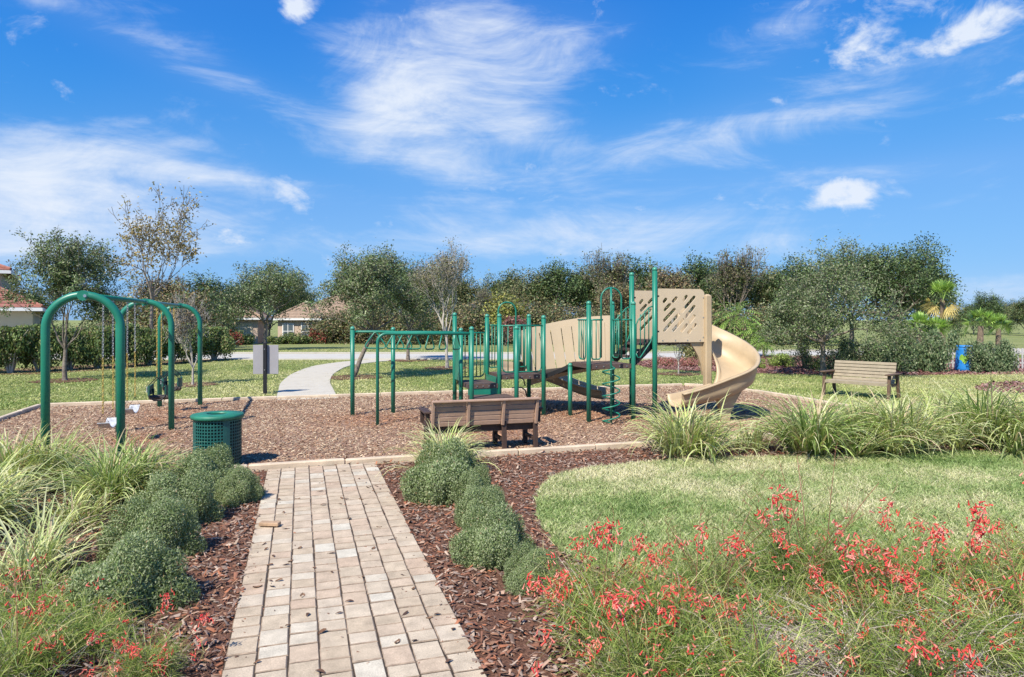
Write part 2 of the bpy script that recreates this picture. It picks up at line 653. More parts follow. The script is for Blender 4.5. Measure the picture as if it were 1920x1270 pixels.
def paver_mat():
    m_, nt, b = new_mat('paver')
    N, L = nt.nodes, nt.links
    oi = N.new('ShaderNodeObjectInfo')
    r = N.new('ShaderNodeValToRGB')
    r.color_ramp.interpolation = 'LINEAR'
    stops = [(0, (.475, .375, .265)), (.2, (.515, .42, .305)), (.38, (.50, .375, .27)), (.55, (.54, .45, .335)), (.72, (.51, .395, .285)), (.88, (.56, .485, .375)), (1, (.58, .53, .43))]
    el = r.color_ramp.elements
    while len(el) < len(stops):
        el.new(.5)
    for e, (p, c_) in zip(el, stops):
        e.position = p
        e.color = (*c_, 1)
    L.new(oi.outputs['Random'], r.inputs[0])
    ge = N.new('ShaderNodeNewGeometry')
    n = N.new('ShaderNodeTexNoise')
    n.inputs['Scale'].default_value = 150
    n.inputs['Detail'].default_value = 5
    n.inputs['Roughness'].default_value = .75
    L.new(ge.outputs['Position'], n.inputs['Vector'])
    n2 = N.new('ShaderNodeTexNoise')
    n2.inputs['Scale'].default_value = 9
    n2.inputs['Detail'].default_value = 5
    L.new(ge.outputs['Position'], n2.inputs['Vector'])
    mr = N.new('ShaderNodeMapRange')
    mr.inputs['From Min'].default_value = .3
    mr.inputs['From Max'].default_value = .7
    mr.inputs['To Min'].default_value = .66
    mr.inputs['To Max'].default_value = 1.28
    L.new(n.outputs['Fac'], mr.inputs['Value'])
    mr2 = N.new('ShaderNodeMapRange')
    mr2.inputs['From Min'].default_value = .3
    mr2.inputs['From Max'].default_value = .7
    mr2.inputs['To Min'].default_value = .78
    mr2.inputs['To Max'].default_value = 1.10
    L.new(n2.outputs['Fac'], mr2.inputs['Value'])
    mu = N.new('ShaderNodeMath')
    mu.operation = 'MULTIPLY'
    L.new(mr.outputs[0], mu.inputs[0]); L.new(mr2.outputs[0], mu.inputs[1])
    sc = N.new('ShaderNodeVectorMath')
    sc.operation = 'SCALE'
    L.new(r.outputs[0], sc.inputs[0]); L.new(mu.outputs[0], sc.inputs['Scale'])
    L.new(sc.outputs[0], b.inputs['Base Color'])
    b.inputs['Roughness'].default_value = .9
    b.inputs['Specular IOR Level'].default_value = .2
    bp = N.new('ShaderNodeBump')
    bp.inputs['Strength'].default_value = .5
    bp.inputs['Distance'].default_value = .003
    L.new(n.outputs['Fac'], bp.inputs['Height'])
    L.new(bp.outputs[0], b.inputs['Normal'])
    return m_


M['paver'] = paver_mat()
M['joint_grime'] = simple('joint_grime', (.29, .22, .16), .95, .4, 30, dirt=(.16, .12, .088))

# ------------------------------------------------------------------ setting: ground, beds, road
CHIP = (-5.6, 11.7, 9.57, 17.85)     # x0 x1 y0 y1 of the play area
PATH_X0, PATH_X1, PATH_Y0, PATH_Y1 = -.42, .985, 3.3, 9.50


def sheet(name, poly, z, mat, kind='structure'):
    me = bpy.data.meshes.new(name)
    me.from_pydata([(p[0], p[1], z) for p in poly], [], [tuple(range(len(poly)))])
    me.update()
    if me.polygons[0].normal.z < 0:
        me.flip_normals()
    me.materials.append(mat)
    return tag(link(name, me), kind=kind)


def build_ground():
    xs = np.concatenate([[-900, -400, -200], np.arange(-120, 121, 5), [200, 400, 900]])
    ys = np.concatenate([[-60, -20], np.arange(0, 140, 4), [200, 320, 600, 1200]])
    V, F = [], []
    for j, Y in enumerate(ys):
        for i, X in enumerate(xs):
            x, y = C(X, Y)
            V.append((x, y, float(gz(x, y))))
    w = len(xs)
    for j in range(len(ys) - 1):
        for i in range(w - 1):
            F.append((j * w + i, j * w + i + 1, (j + 1) * w + i + 1, (j + 1) * w + i))
    return tag(link('ground', np_mesh('ground', V, F, M['grass_ground'], smooth=True)), kind='structure')


build_ground()

LAWN = smooth_loop([G(1005, 938), G(1040, 897), G(1110, 880), G(1300, 863), G(1560, 857), G(1920, 846), G(2500, 832), G(2700, 1000),
                    G(2300, 1075), G(1800, 1080), G(1420, 1085), G(1180, 1078), G(1060, 1042), G(1018, 990)], 8)
LAWN = LAWN + np.random.default_rng(4).normal(0, .018, LAWN.shape)
sheet('mulch_bed', [(-14, .5), (16, .5), (16, CHIP[2] - .06), (-14, CHIP[2] - .06)], .004, M['bark_soil'])
sheet('lawn', LAWN, .012, M['lawn_soil'])
sheet('play_area_floor', [(CHIP[0], CHIP[2]), (CHIP[1], CHIP[2]), (CHIP[1], CHIP[3]), (CHIP[0], CHIP[3])], .010, M['chip_soil'])
# bed on the far side with shrubs and palms
FARBED = smooth_loop([G(1215, 690), G(1400, 700), G(1640, 704), G(1930, 704), G(2150, 706), G(2150, 690), G(1930, 676), G(1640, 672), G(1400, 668), G(1215, 676)], 6)
sheet('far_mulch_bed', FARBED, .006, M['bark_soil'])
BED3 = smooth_loop([G(1835, 733), G(1960, 742), G(2100, 745), G(2100, 716), G(1960, 716), G(1860, 720)], 6)
sheet('side_mulch_bed', BED3, .006, M['bark_soil'])

# road across the back and the winding walk that joins it
ROAD = [(-70, 33.4, 38.6), (-30, 33.4, 38.6), (0, 33.4, 38.6), (8, 33.8, 39), (14, 36.5, 41.2), (24, 38, 42.5), (60, 41, 45)]
V, F = [], []
for i, (X, y0, y1) in enumerate(ROAD):
    for k, yy in enumerate((y0, y1)):
        x, y = C(X, yy)
        V.append((x, y, float(gz(x, y)) + .02))
    if i:
        F.append((2 * i - 2, 2 * i, 2 * i + 1, 2 * i - 1))
tag(link('road', np_mesh('road', V, F, M['road'])), kind='structure')
kb = MB()
for i in range(len(ROAD) - 1):
    a, b_ = C(ROAD[i][0], ROAD[i][1] - .12), C(ROAD[i + 1][0], ROAD[i + 1][1] - .12)
    kb.bar((*a, .0), (*b_, .0), .16, .12)
    a, b_ = C(ROAD[i][0], ROAD[i][2] + .12), C(ROAD[i + 1][0], ROAD[i + 1][2] + .12)
    kb.bar((*a, .05), (*b_, .05), .16, .12)
tag(kb.build('road_kerb', M['concrete']), kind='structure')

WALKC = smooth_loop([G(576, 750), G(574, 733), G(574, 716), G(592, 699), G(632, 685), G(720, 675.5), G(830, 672)], 8, closed=False)


def build_walk():
    V, F = [], []
    n = len(WALKC)
    pos = []
    for i in range(n):
        t = WALKC[min(i + 1, n - 1)] - WALKC[max(i - 1, 0)]
        t = t / np.linalg.norm(t)
        nr = np.array([-t[1], t[0]])
        w = .74
        pos.append((WALKC[i] + nr * w, WALKC[i] - nr * w))
    root = tag(link('concrete_walk', None), kind='structure')
    # slabs between control joints, each with its own slightly uneven level
    seg = 0
    acc = 0.0
    start = 0
    joints = [0]
    for i in range(1, n):
        acc += np.linalg.norm(WALKC[i] - WALKC[i - 1])
        if acc > 1.45 or i == n - 1:
            joints.append(i)
            acc = 0
    for a, b_ in zip(joints[:-1], joints[1:]):
        mb = MB()
        z = .022 + random.uniform(-.003, .003)
        pts = [p[0] for p in pos[a:b_ + 1]] + [p[1] for p in pos[a:b_ + 1]][::-1]
        c0 = np.mean(pts, axis=0)
        top = [(c0[0] + (p[0] - c0[0]) * .992, c0[1] + (p[1] - c0[1]) * .992, z) for p in pts]
        bot = [(p[0], p[1], -.05) for p in pts]
        k = len(pts)
        mb.add(top + bot, [tuple(range(k))] + [(i, i + k, (i + 1) % k + k, (i + 1) % k) for i in range(k)])
        me = mb.mesh('slab', M['concrete'])
        if me.polygons[0].normal.z < 0:
            me.flip_normals()
        link('slab', me, root)


build_walk()

# ------------------------------------------------------------------ paver path
def paver_meshes():
    out = []
    for L_ in (.150, .215):
        for v in range(3):
            r_ = random.Random(L_ * 100 + v)
            w = .1720
            mb = MB()
            hx, hy = w / 2 - .001, L_ / 2 - .001
            j = lambda k=.003: r_.uniform(-k, k)
            b = .0045
            ring = [(-hx, -hy), (hx, -hy), (hx, hy), (-hx, hy)]
            bot = [(x, y, -.05) for x, y in ring]
            mid = [(x + j(.002), y + j(.002), .0165 + j(.001)) for x, y in ring]
            top = [(x - math.copysign(b + abs(j()), x), y - math.copysign(b + abs(j()), y), .0215 + j(.001)) for x, y in ring]
            vs = bot + mid + top + [(0, 0, .022)]
            fs = [(i, (i + 1) % 4, 4 + (i + 1) % 4, 4 + i) for i in range(4)]
            fs += [(4 + i, 4 + (i + 1) % 4, 8 + (i + 1) % 4, 8 + i) for i in range(4)]
            fs += [(8 + i, 8 + (i + 1) % 4, 12) for i in range(4)]
            mb.add(vs, fs)
            me = mb.mesh('paver', M['paver'])
            me.materials.append(M['joint_grime'])
            for p in me.polygons[:8]:
                p.material_index = 1
            out.append((L_, me))
    return out


def build_path():
    root = sheet('paver_path', [(PATH_X0, PATH_Y0), (PATH_X1, PATH_Y0), (PATH_X1, PATH_Y1), (PATH_X0, PATH_Y1)], .0245, M['path_sand'])
    ms = paver_meshes()
    cw = (PATH_X1 - PATH_X0) / 8
    for cidx in range(8):
        y = PATH_Y0 - random.uniform(0, .15)
        while y < PATH_Y1 - .05:
            L_, me = random.choice(ms[:3] if random.random() < .52 else ms[3:])
            sc = 1.0
            if y + L_ > PATH_Y1 - .02:
                sc = (PATH_Y1 - y) / L_
                if sc < .35:
                    break
                sc = min(sc, 1.25)
            x = PATH_X0 + cw * (cidx + .5) + random.uniform(-.003, .003)
            o = link('paver', me, root, (x, y + L_ * sc / 2, .008 + random.uniform(-.002, .003)))
            o.rotation_euler = (R(random.uniform(-.8, .8)), R(random.uniform(-.8, .8)), R(random.uniform(-.8, .8)))
            o.scale = (1, sc, 1)
            y += L_ * sc + .005


build_path()


# ------------------------------------------------------------------ edging round the play area
def build_edging():
    root = thing('play_area_edging', 'pale tan edging of long low blocks round the wood chip play area', 'edging')
    def run(p0, p1, step):
        p0, p1 = Vector(p0), Vector(p1)
        L_ = (p1 - p0).length
        n = max(1, round(L_ / step))
        d = (p1 - p0) / n
        ang = math.atan2(d.y, d.x)
        me = MB().box((0, 0, 0), (d.length - .014, .10, .17), bev=.014).mesh('edging_block', M['edging'])
        for i in range(n):
            c = p0 + d * (i + .5)
            o = link('edging_block', me, root, (c.x, c.y, .004 + random.uniform(-.008, .008)))
            o.rotation_euler = (0, R(random.uniform(-.3, .3)), ang + R(random.uniform(-.5, .5)))
    x0, x1, y0, y1 = CHIP
    run((x0, y0), (x1, y0), 1.22)
    run((x0, y1), (x1 - .9, y1), 1.22)
    run((x0, y0 + .06), (x0, y1 - .06), 1.22)
    run((x1 - .85, y1 - .05), (x1, y1 - .95), 1.22)
    run((x1, y1 - 1.0), (x1, y0 + .06), 1.22)


build_edging()


# ------------------------------------------------------------------ loose ground cover
def chips_mesh(name, P, z, lo, hi, palette, aspect=(.22, .5), tilt=.35, thick=.18, lump=0.0, tint=None):
    n = len(P)
    L_ = rng.uniform(lo, hi, n)
    W_ = L_ * rng.uniform(aspect[0], aspect[1], n)
    T_ = np.maximum(W_ * thick, .003)
    a = rng.uniform(0, 2 * np.pi, n)
    t1, t2 = rng.normal(0, tilt, n), rng.normal(0, tilt, n)
    ux = np.stack([np.cos(a) * np.cos(t1), np.sin(a) * np.cos(t1), np.sin(t1)], 1)
    vy = np.stack([-np.sin(a) * np.cos(t2), np.cos(a) * np.cos(t2), np.sin(t2)], 1)
    nz = np.cross(ux, vy)
    nz /= np.linalg.norm(nz, axis=1)[:, None]
    c = np.stack([P[:, 0], P[:, 1], z + np.abs(ux[:, 2]) * L_ * .5 + np.abs(vy[:, 2]) * W_ * .4 + rng.uniform(0, lump, n)], 1)
    # a wedge: six-vertex top ridge shape, 8 verts
    offs = []
    tp = rng.uniform(.45, 1.0, n)
    for sx_, sy_, sz_ in ((-1, -1, 0), (1, -.5, 0), (1, .7, 0), (-1, 1, 0), (-.75, -.7, 1), (.8, -.35, 1), (.7, .5, 1), (-.8, .65, 1)):
        k = np.where(sx_ > 0, tp, 1.0)
        offs.append(c + ux * (L_ * .5 * sx_)[:, None] + vy * (W_ * .5 * sy_ * k)[:, None] + nz * (T_ * sz_)[:, None])
    V = np.stack(offs, 1).reshape(-1, 3)
    base = (np.arange(n) * 8)[:, None]
    F = np.concatenate([base + np.array([[4, 5, 6, 7]]), base + np.array([[0, 1, 5, 4]]), base + np.array([[1, 2, 6, 5]]), base + np.array([[2, 3, 7, 6]]), base + np.array([[3, 0, 4, 7]])], 0)
    pal = np.array(palette)
    ci = rng.integers(0, len(pal), n)
    cc = pal[ci] * rng.uniform(.65, 1.3, n)[:, None]
    if tint is not None:
        cc = cc * tint
    return np_mesh(name, V, F, M['chips'], np.repeat(cc, 8, axis=0))


BARKP = [(.17, .082, .055), (.24, .11, .07), (.31, .17, .11), (.36, .24, .175), (.13, .07, .05), (.26, .20, .165), (.33, .135, .075), (.42, .32, .25), (.20, .14, .115)]
CHIPP = [(.33, .21, .135), (.44, .31, .20), (.26, .14, .085), (.54, .42, .29), (.32, .19, .115), (.40, .29, .20), (.19, .11, .07)]


def rand_in(x0, x1, y0, y1, n):
    return np.stack([rng.uniform(x0, x1, n), rng.uniform(y0, y1, n)], 1)


def visible(P, margin=.1):
    X = CC * P[:, 0] - SS * P[:, 1]
    Y = SS * P[:, 0] + CC * P[:, 1]
    return (Y > .5) & (np.abs(X / np.maximum(Y, .1)) < .75 + margin) & (EYE / np.maximum(Y, .1) < .525 + margin)


def on_path(P, m=.0):
    return (P[:, 0] > PATH_X0 + m) & (P[:, 0] < PATH_X1 - m) & (P[:, 1] < PATH_Y1)


def patchy(P, s=1.0, seed=0):
    r_ = np.random.default_rng(seed)
    v = np.zeros(len(P))
    for k in range(7):
        f = s * 1.6 ** k
        ang = r_.uniform(0, 6.28)
        v += np.sin(P[:, 0] * f * math.cos(ang) + P[:, 1] * f * math.sin(ang) + r_.uniform(0, 6.28) + 1.3 * np.sin(P[:, 1] * f * .7 + k)) / (1 + .25 * k)
    v = (v - v.min()) / (np.ptp(v) + 1e-9)
    return v


# bark in the planting beds, dense near the camera
P = rand_in(-12, 14, 1.5, CHIP[2] - .05, 190000)
Yd = depth(P[:, 0], P[:, 1])
keep = visible(P, .4) & ~in_poly(P, LAWN) & ~on_path(P, .02)
keep &= rng.uniform(0, 1, len(P)) < np.clip(1.25 - Yd / 16, .35, 1)
P = P[keep]
o = link('bark_mulch', chips_mesh('bark_mulch', P, .004, .016, .072, BARKP, tilt=.28, lump=.022))
tag(o, 'loose red brown bark pieces covering the planting beds', 'mulch', kind='stuff')
Pc = rand_in(PATH_X0, PATH_X1, 3.4, PATH_Y1, 2600)
ed = np.minimum(Pc[:, 0] - PATH_X0, PATH_X1 - Pc[:, 0])
Pc = Pc[rng.uniform(0, 1, len(Pc)) < .06 + .7 * np.exp(-ed / .05)]
tag(link('bark_crumbs', chips_mesh('bark_crumbs', Pc, .030, .006, .026, BARKP, tilt=.1)), 'crumbs of bark strewn over the path edges', 'mulch', kind='stuff')
# wood chips of the play area
P = rand_in(CHIP[0] + .05, CHIP[1] - .05, CHIP[2] + .05, CHIP[3] - .05, 105000)
P = P[visible(P, .3)]
# freshly turned reddish chips where feet scuff, bleached grey ones elsewhere
scuff = np.zeros(len(P))
for hx_, hy_, hr_ in ((-2.6, 11.1, .8), (-2.6, 12.5, .8), (-2.6, 14.8, .7), (-2.6, 16.2, .7), (5.9, 12.9, 1.3), (6.9, 11.3, .8), (3.2, 11.6, 1.2), (6.6, 13.9, .8), (-1.9, 9.9, .9), (1.4, 13.6, 1.0)):
    scuff = np.maximum(scuff, np.exp(-((P[:, 0] - hx_) ** 2 + (P[:, 1] - hy_) ** 2) / hr_ ** 2))
scuff = np.clip(scuff + .45 * (patchy(P, .8, 21) - .45), 0, 1)[:, None]
CHIPTINT = (1 - scuff) * np.array([1.09, 1.13, 1.15]) + scuff * np.array([.98, .78, .68])
o = link('wood_chips', chips_mesh('wood_chips', P, .010, .02, .065, CHIPP, aspect=(.2, .45), tilt=.25, lump=.012, tint=CHIPTINT))
tag(o, 'tan wood chips spread over the play area', 'wood chips', kind='stuff')
# bark on the far beds
P = np.concatenate([rand_in(*(lambda q: (q[:, 0].min(), q[:, 0].max(), q[:, 1].min(), q[:, 1].max()))(FARBED), 26000)])
P = P[in_poly(P, FARBED)]
P2 = rand_in(BED3[:, 0].min(), BED3[:, 0].max(), BED3[:, 1].min(), BED3[:, 1].max(), 5000)
P = np.concatenate([P, P2[in_poly(P2, BED3)]])
FARP = [(.20, .10, .085), (.28, .15, .13), (.15, .07, .06), (.33, .22, .20), (.24, .10, .10)]
o = link('far_bark_mulch', chips_mesh('far_bark_mulch', P, .006, .06, .16, FARP, tilt=.3, lump=.03))
tag(o, 'purplish brown bark under the shrubs across the lawn', 'mulch', kind='stuff')


def blades(P, z0, hlo, hhi, wlo, whi, palette, lean=.5, patch=None):
    n = len(P)
    h = rng.uniform(hlo, hhi, n)
    w = rng.uniform(wlo, whi, n)
    a = rng.uniform(0, 2 * np.pi, n)
    la = rng.uniform(0, 2 * np.pi, n)
    le = np.abs(rng.normal(0, lean, n)) * h
    side = np.stack([np.cos(a), np.sin(a), np.zeros(n)], 1) * (w / 2)[:, None]
    b = np.stack([P[:, 0], P[:, 1], z0], 1)
    d = np.stack([np.cos(la) * le, np.sin(la) * le, h], 1)
    mid = b + d * np.array([.4, .4, .62])
    tip = b + d
    V = np.stack([b - side, b + side, mid + side * .8, mid - side * .8, tip], 1).reshape(-1, 3)
    base = (np.arange(n) * 5)[:, None]
    quads = base + np.array([[0, 1, 2, 3]])
    tris = base + np.array([[3, 2, 4, 4]])
    pal = np.array(palette)
    if patch is None:
        ci = rng.integers(0, len(pal), n)
    else:
        ci = np.clip((patch * len(pal) + rng.normal(0, 1.1, n)).astype(int), 0, len(pal) - 1)
    cc = pal[ci] * rng.uniform(.75, 1.25, n)[:, None]
    cols = np.repeat(cc, 5, axis=0).reshape(n, 5, 3)
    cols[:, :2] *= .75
    F = np.concatenate([quads, tris], 0)
    # tip triangle: write as degenerate-free triangles in a second pass
    Fq = quads
    Ft = base + np.array([[3, 2, 4]])
    return V, Fq, Ft, cols.reshape(-1, 3)


def blade_mesh(name, V, Fq, Ft, cols, mat):
    me = bpy.data.meshes.new(name)
    me.vertices.add(len(V))
    me.vertices.foreach_set('co', np.asarray(V, dtype=np.float32).ravel())
    loops = np.concatenate([Fq.ravel(), Ft.ravel()]).astype(np.int32)
    me.loops.add(len(loops))
    me.loops.foreach_set('vertex_index', loops)
    tot = np.concatenate([np.full(len(Fq), 4), np.full(len(Ft), 3)]).astype(np.int32)
    st = np.concatenate([[0], np.cumsum(tot)[:-1]]).astype(np.int32)
    me.polygons.add(len(tot))
    me.polygons.foreach_set('loop_start', st)
    me.polygons.foreach_set('loop_total', tot)
    me.update(calc_edges=True)
    add_col(me, cols)
    me.materials.append(mat)
    return me


GRASSP = [(.11, .17, .05), (.16, .22, .075), (.21, .27, .10), (.27, .305, .135), (.34, .345, .185), (.41, .39, .24), (.46, .425, .285)]
x0, x1, y0, y1 = LAWN[:, 0].min(), LAWN[:, 0].max(), LAWN[:, 1].min(), LAWN[:, 1].max()
P = rand_in(x0, x1, y0, y1, 360000)
edge = .04
P = P[in_poly(P, LAWN) & visible(P, .45)]
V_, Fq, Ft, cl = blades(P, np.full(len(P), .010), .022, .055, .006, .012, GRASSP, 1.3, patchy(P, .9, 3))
tag(link('lawn_grass', blade_mesh('lawn_grass', V_, Fq, Ft, cl, M['blade'])), 'short pale green lawn grass in the near lawn', 'grass', kind='stuff')
# grass beyond the play area: larger tufts thinning out with distance
n = 240000
Yr = 15 + (46 - 15) * rng.uniform(0, 1, n) ** 1.5
Xr = rng.uniform(-.85, .85, n) * Yr
P = np.stack([CC * Xr + SS * Yr, -SS * Xr + CC * Yr], 1)
walk_d = np.min(np.linalg.norm(P[:, None, :] - WALKC[None, ::3, :], axis=2), axis=1)
rl = np.interp(Xr, [r_[0] for r_ in ROAD], [r_[1] for r_ in ROAD])
rh = np.interp(Xr, [r_[0] for r_ in ROAD], [r_[2] for r_ in ROAD])
keep = ~((P[:, 0] > CHIP[0] - .1) & (P[:, 0] < CHIP[1] + .1) & (P[:, 1] > CHIP[2] - .1) & (P[:, 1] < CHIP[3] + .08))
keep &= (walk_d > .86) & ~((Yr > rl - .4) & (Yr < rh + .4)) & ~in_poly(P, FARBED) & ~in_poly(P, BED3) & (P[:, 1] > CHIP[2])
P = P[keep]
Yk = Yr[keep]
FGP = [(.12, .175, .045), (.17, .22, .065), (.22, .26, .085), (.28, .295, .11), (.35, .345, .155), (.40, .38, .20)]
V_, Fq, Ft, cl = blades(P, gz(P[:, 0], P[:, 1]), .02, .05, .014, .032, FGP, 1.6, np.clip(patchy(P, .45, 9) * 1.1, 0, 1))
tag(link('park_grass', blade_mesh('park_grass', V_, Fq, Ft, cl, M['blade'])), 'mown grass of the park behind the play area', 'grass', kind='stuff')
# side lawn right of the play area, behind the lily clumps
P = rand_in(11.8, 26, 6.0, 18.5, 60000)
P = P[visible(P, .3) & ~in_poly(P, LAWN) & (P[:, 1] > 9.6)]
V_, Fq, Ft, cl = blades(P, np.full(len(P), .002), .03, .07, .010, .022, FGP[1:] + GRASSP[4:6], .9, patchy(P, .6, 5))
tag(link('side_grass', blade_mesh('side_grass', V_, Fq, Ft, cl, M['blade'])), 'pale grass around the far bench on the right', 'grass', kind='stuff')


# ------------------------------------------------------------------ play structure
def build_playground():
    ox, oy = 5.29, 12.10
    root = thing('play_structure', 'green and tan climbing structure with decks, overhead rings and two slides', 'playground', (ox, oy, 0))
    PR = .045
    BOLT = MB().tube([(0, 0, 0), (0, -.009, 0)], .0125, 8).mesh('bolt', M['bolt'])

    def post(x, y, h, r=PR):
        p = MB().tube([(x, y, -.05), (x, y, h)], r, 14).build('post', M['green'], root, smooth=True)
        MB().lathe([(r * 1.08, -.012), (r * 1.08, .012), (r * .9, .035), (r * .5, .05), (0.004, .055)], 14, (x, y, h)).build('post_cap', M['cap'], p, smooth=True)
        return p

    # middle tower
    mid = [(0, 0), (.95, 0), (.95, .95), (0, .95)]
    for x, y in mid:
        post(x, y, 1.04 if (x, y) == (0, .95) else (2.29 if y == 0 else 2.31))
    # left tower
    D5, D8, D7, D4 = (-1.46, 1.14), (-.51, 1.14), (-.51, 2.09), (-1.46, 2.09)
    post(*D5, 2.05); post(*D8, 2.02); post(*D7, 2.05); post(*D4, 2.05)
    D3, D6, D2, D1 = (-2.17, .59), (-1.27, .59), (-2.17, 1.50), (-2.17, 2.09)
    post(*D3, 1.80); post(*D6, 1.81); post(*D2, 1.76); post(*D1, 2.08)
    # high tower
    R1, R2 = (1.41, -.02), (1.41, .97)
    post(*R1, 2.97, .05); post(*R2, 2.93, .05)

    def deck(pts, z, name='deck', th=.09):
        k = len(pts)
        c = (sum(p[0] for p in pts) / k, sum(p[1] for p in pts) / k)
        top = [(p[0], p[1], z) for p in pts]
        bot = [(p[0], p[1], z - th) for p in pts]
        mb = MB().add(top + bot, [tuple(range(k)), tuple(range(2 * k - 1, k - 1, -1))] + [(i, i + k, (i + 1) % k + k, (i + 1) % k) for i in range(k)])
        me = mb.mesh(name, M['deck'])
        if me.polygons[0].normal.z < 0:
            me.flip_normals()
        d = link(name, me, root)
        e0, e1 = Vector(top[0]), Vector(top[1])
        for t in (.12, .3, .5, .7, .88):
            link('bolt', BOLT, d, e0.lerp(e1, t) + Vector((0, -.004, -th / 2)))
        return d
    q = .05
    deck([(q, q - .06), (.95 - q, q - .06), (.95 - q, .95), (q, .95)], 1.12)
    deck([(D5[0] + q, 1.13), (D8[0] - q, 1.13), (D7[0] - q, 2.09), (D4[0] + q, 2.09)], .86)
    deck([(-2.12, 1.10), (-1.50, 1.10), (-1.50, 2.09), (-2.12, 2.09)], .70)
    deck([(-2.12, .55), (-1.32, .55), (-1.32, 1.10), (-2.12, 1.10)], .485)
    deck([(1.44, .03), (2.55, .03), (2.55, .92), (1.44, .92)], 1.575)
    # risers between the step decks
    MB().box((-1.81, 1.125, .545), (.60, .025, .22)).build('riser', M['green'], root)
    MB().box((-1.49, 1.6, .74), (.025, .9, .15)).build('riser', M['green'], root)
    # steps up to the high deck
    for i, (xx, zz) in enumerate(((1.03, 1.24), (1.17, 1.37), (1.31, 1.49))):
        MB().box((xx, .48, zz), (.15, .84, .045)).build('step', M['deck'], root)
    for yy in (.05, .91):
        MB().bar((.97, yy, 1.14), (1.40, yy, 1.52), .03, .16).build('stair_stringer', M['black'], root)

    def guard(p0, p1, z0, z1, nbar=5, r=.014, drop=(0, 0)):
        """rounded loop of pipe with upright bars"""
        p0, p1 = Vector((*p0, 0)), Vector((*p1, 0))
        d = p1 - p0
        L_ = d.length
        u = d / L_
        c = min(.10, L_ * .25)

        def pt(s_, z, k=0.0):
            t = s_ / L_
            return p0 + u * s_ + Vector((0, 0, z + drop[0] * (1 - t) + drop[1] * t))
        loop = [pt(0, z1), pt(L_, z1)]
        pts = [pt(0, z1)]
        for a in range(0, 5):
            an = math.pi / 2 * a / 4
            pts.append(pt(c - c * math.cos(an), z0 + c - c * math.sin(an)))
        for a in range(0, 5):
            an = math.pi / 2 * a / 4
            pts.append(pt(L_ - c + c * math.sin(an), z0 + c - c * math.cos(an)))
        pts.append(pt(L_, z1))
        g = MB().tube(pts, r, 8).build('guard_rail', M['green'], root, smooth=True)
        MB().tube([pt(-.05, z1), pt(L_ + .05, z1)], r * 1.15, 8).build('top_rail', M['green'], g, smooth=True)
        for i in range(nbar):
            s_ = L_ * (i + 1) / (nbar + 1)
            MB().tube([pt(s_, z0 + .005), pt(s_, z1)], r * .8, 8).build('bar', M['green'], g, smooth=True)
        return g

    def hoop(p0, p1, z0, z1, r=.018):
        p0, p1 = Vector((*p0, 0)), Vector((*p1, 0))
        mid_ = (p0 + p1) / 2
        hw = (p1 - p0).length / 2
        u = (p1 - p0).normalized()
        pts = [p0 + Vector((0, 0, z0))]
        for a in range(0, 17):
            an = math.pi * a / 16
            pts.append(mid_ - u * hw * math.cos(an) + Vector((0, 0, z1 - hw + hw * math.sin(an))))
        pts.append(p1 + Vector((0, 0, z0)))
        return MB().tube(pts, r, 10).build('hoop', M['green'], root, smooth=True)
    # left tower railings
    guard((D5[0] + .06, 1.12), (D8[0] - .06, 1.12), .92, 1.86, 6)
    guard((D4[0] + .05, 2.1), (-1.22, 2.1), .95, 1.86, 2)
    guard((-.78, 2.1), (D7[0] - .05, 2.1), .95, 1.86, 2)
    hoop((-1.2, 2.12), (-.8, 2.12), .95, 2.36)
    guard((D1[0] + .06, 2.1), (D4[0] - .06, 2.1), .76, 1.70, 6)
    # solid panel on the ladder side
    MB().box((-2.17, 1.80, 1.23), (.03, .52, 1.0)).build('solid_panel', M['green'], root)
    # bent hand pipes beside the low step
    for sx_ in (0, 1):
        pts = [(-1.27 + .02, .95 + .1 * sx_, .62 + .2 * sx_), (-1.05, .95 + .1 * sx_, .62 + .2 * sx_), (-.97, .95 + .1 * sx_, .56 + .2 * sx_), (-.94, .95 + .1 * sx_, .44 + .2 * sx_)]
        MB().tube(pts, .014, 8).build('hand_pipe', M['black'], root, smooth=True)
    # middle tower: loops, hoop and spiral climber
    guard((.06, -.01), (.24, -.01), 1.22, 1.98, 1)
    guard((.69, -.01), (.89, -.01), 1.22, 1.98, 1)
    hoop((.25, -.02), (.68, -.02), 1.25, 2.60)
    guard((.06, .30), (.06, .62), 1.2, 1.98, 2)
    guard((.93, .60), (.93, .88), 1.2, 1.98, 2)
    sp = MB().tube([(.30, -.36, -.05), (.30, -.36, 2.3), (.33, -.30, 2.48), (.40, -.14, 2.585), (.465, -.02, 2.60)], .021, 10).build('spiral_pole', M['green'], root, smooth=True)
    hel = []
    turns = 4.4
    for i in range(0, 133):
        t = i / 132
        an = turns * 2 * math.pi * t + 2.2
        hel.append((.30 + .16 * math.cos(an), -.36 + .16 * math.sin(an), .05 + 1.02 * t))
    hel = [(.30, -.36, .04)] + hel + [(.30, -.36, 1.11)]
    MB().tube(hel, .014, 8).build('spiral', M['green'], sp, smooth=True)
    # stair railings, one on each side
    for yy in (-.02, .97):
        a0, a1 = Vector((1.0, yy, 0)), Vector((1.37, yy, 0))
        pts = []
        for t, z in ((0, 1.32), (0, 1.88), (.12, 1.98), (.75, 2.22), (1, 2.25)):
            pts.append(a0.lerp(a1, t) + Vector((0, 0, z)))
        lo = [(0, 1.32), (.08, 1.24), (.25, 1.24), (.85, 1.54), (1, 1.68), (1, 2.25)]
        g = MB().tube([pts[0]] + pts[1:], .014, 8).tube([a0.lerp(a1, t) + Vector((0, 0, z)) for t, z in lo], .014, 8).build('stair_rail', M['green'], root, smooth=True)
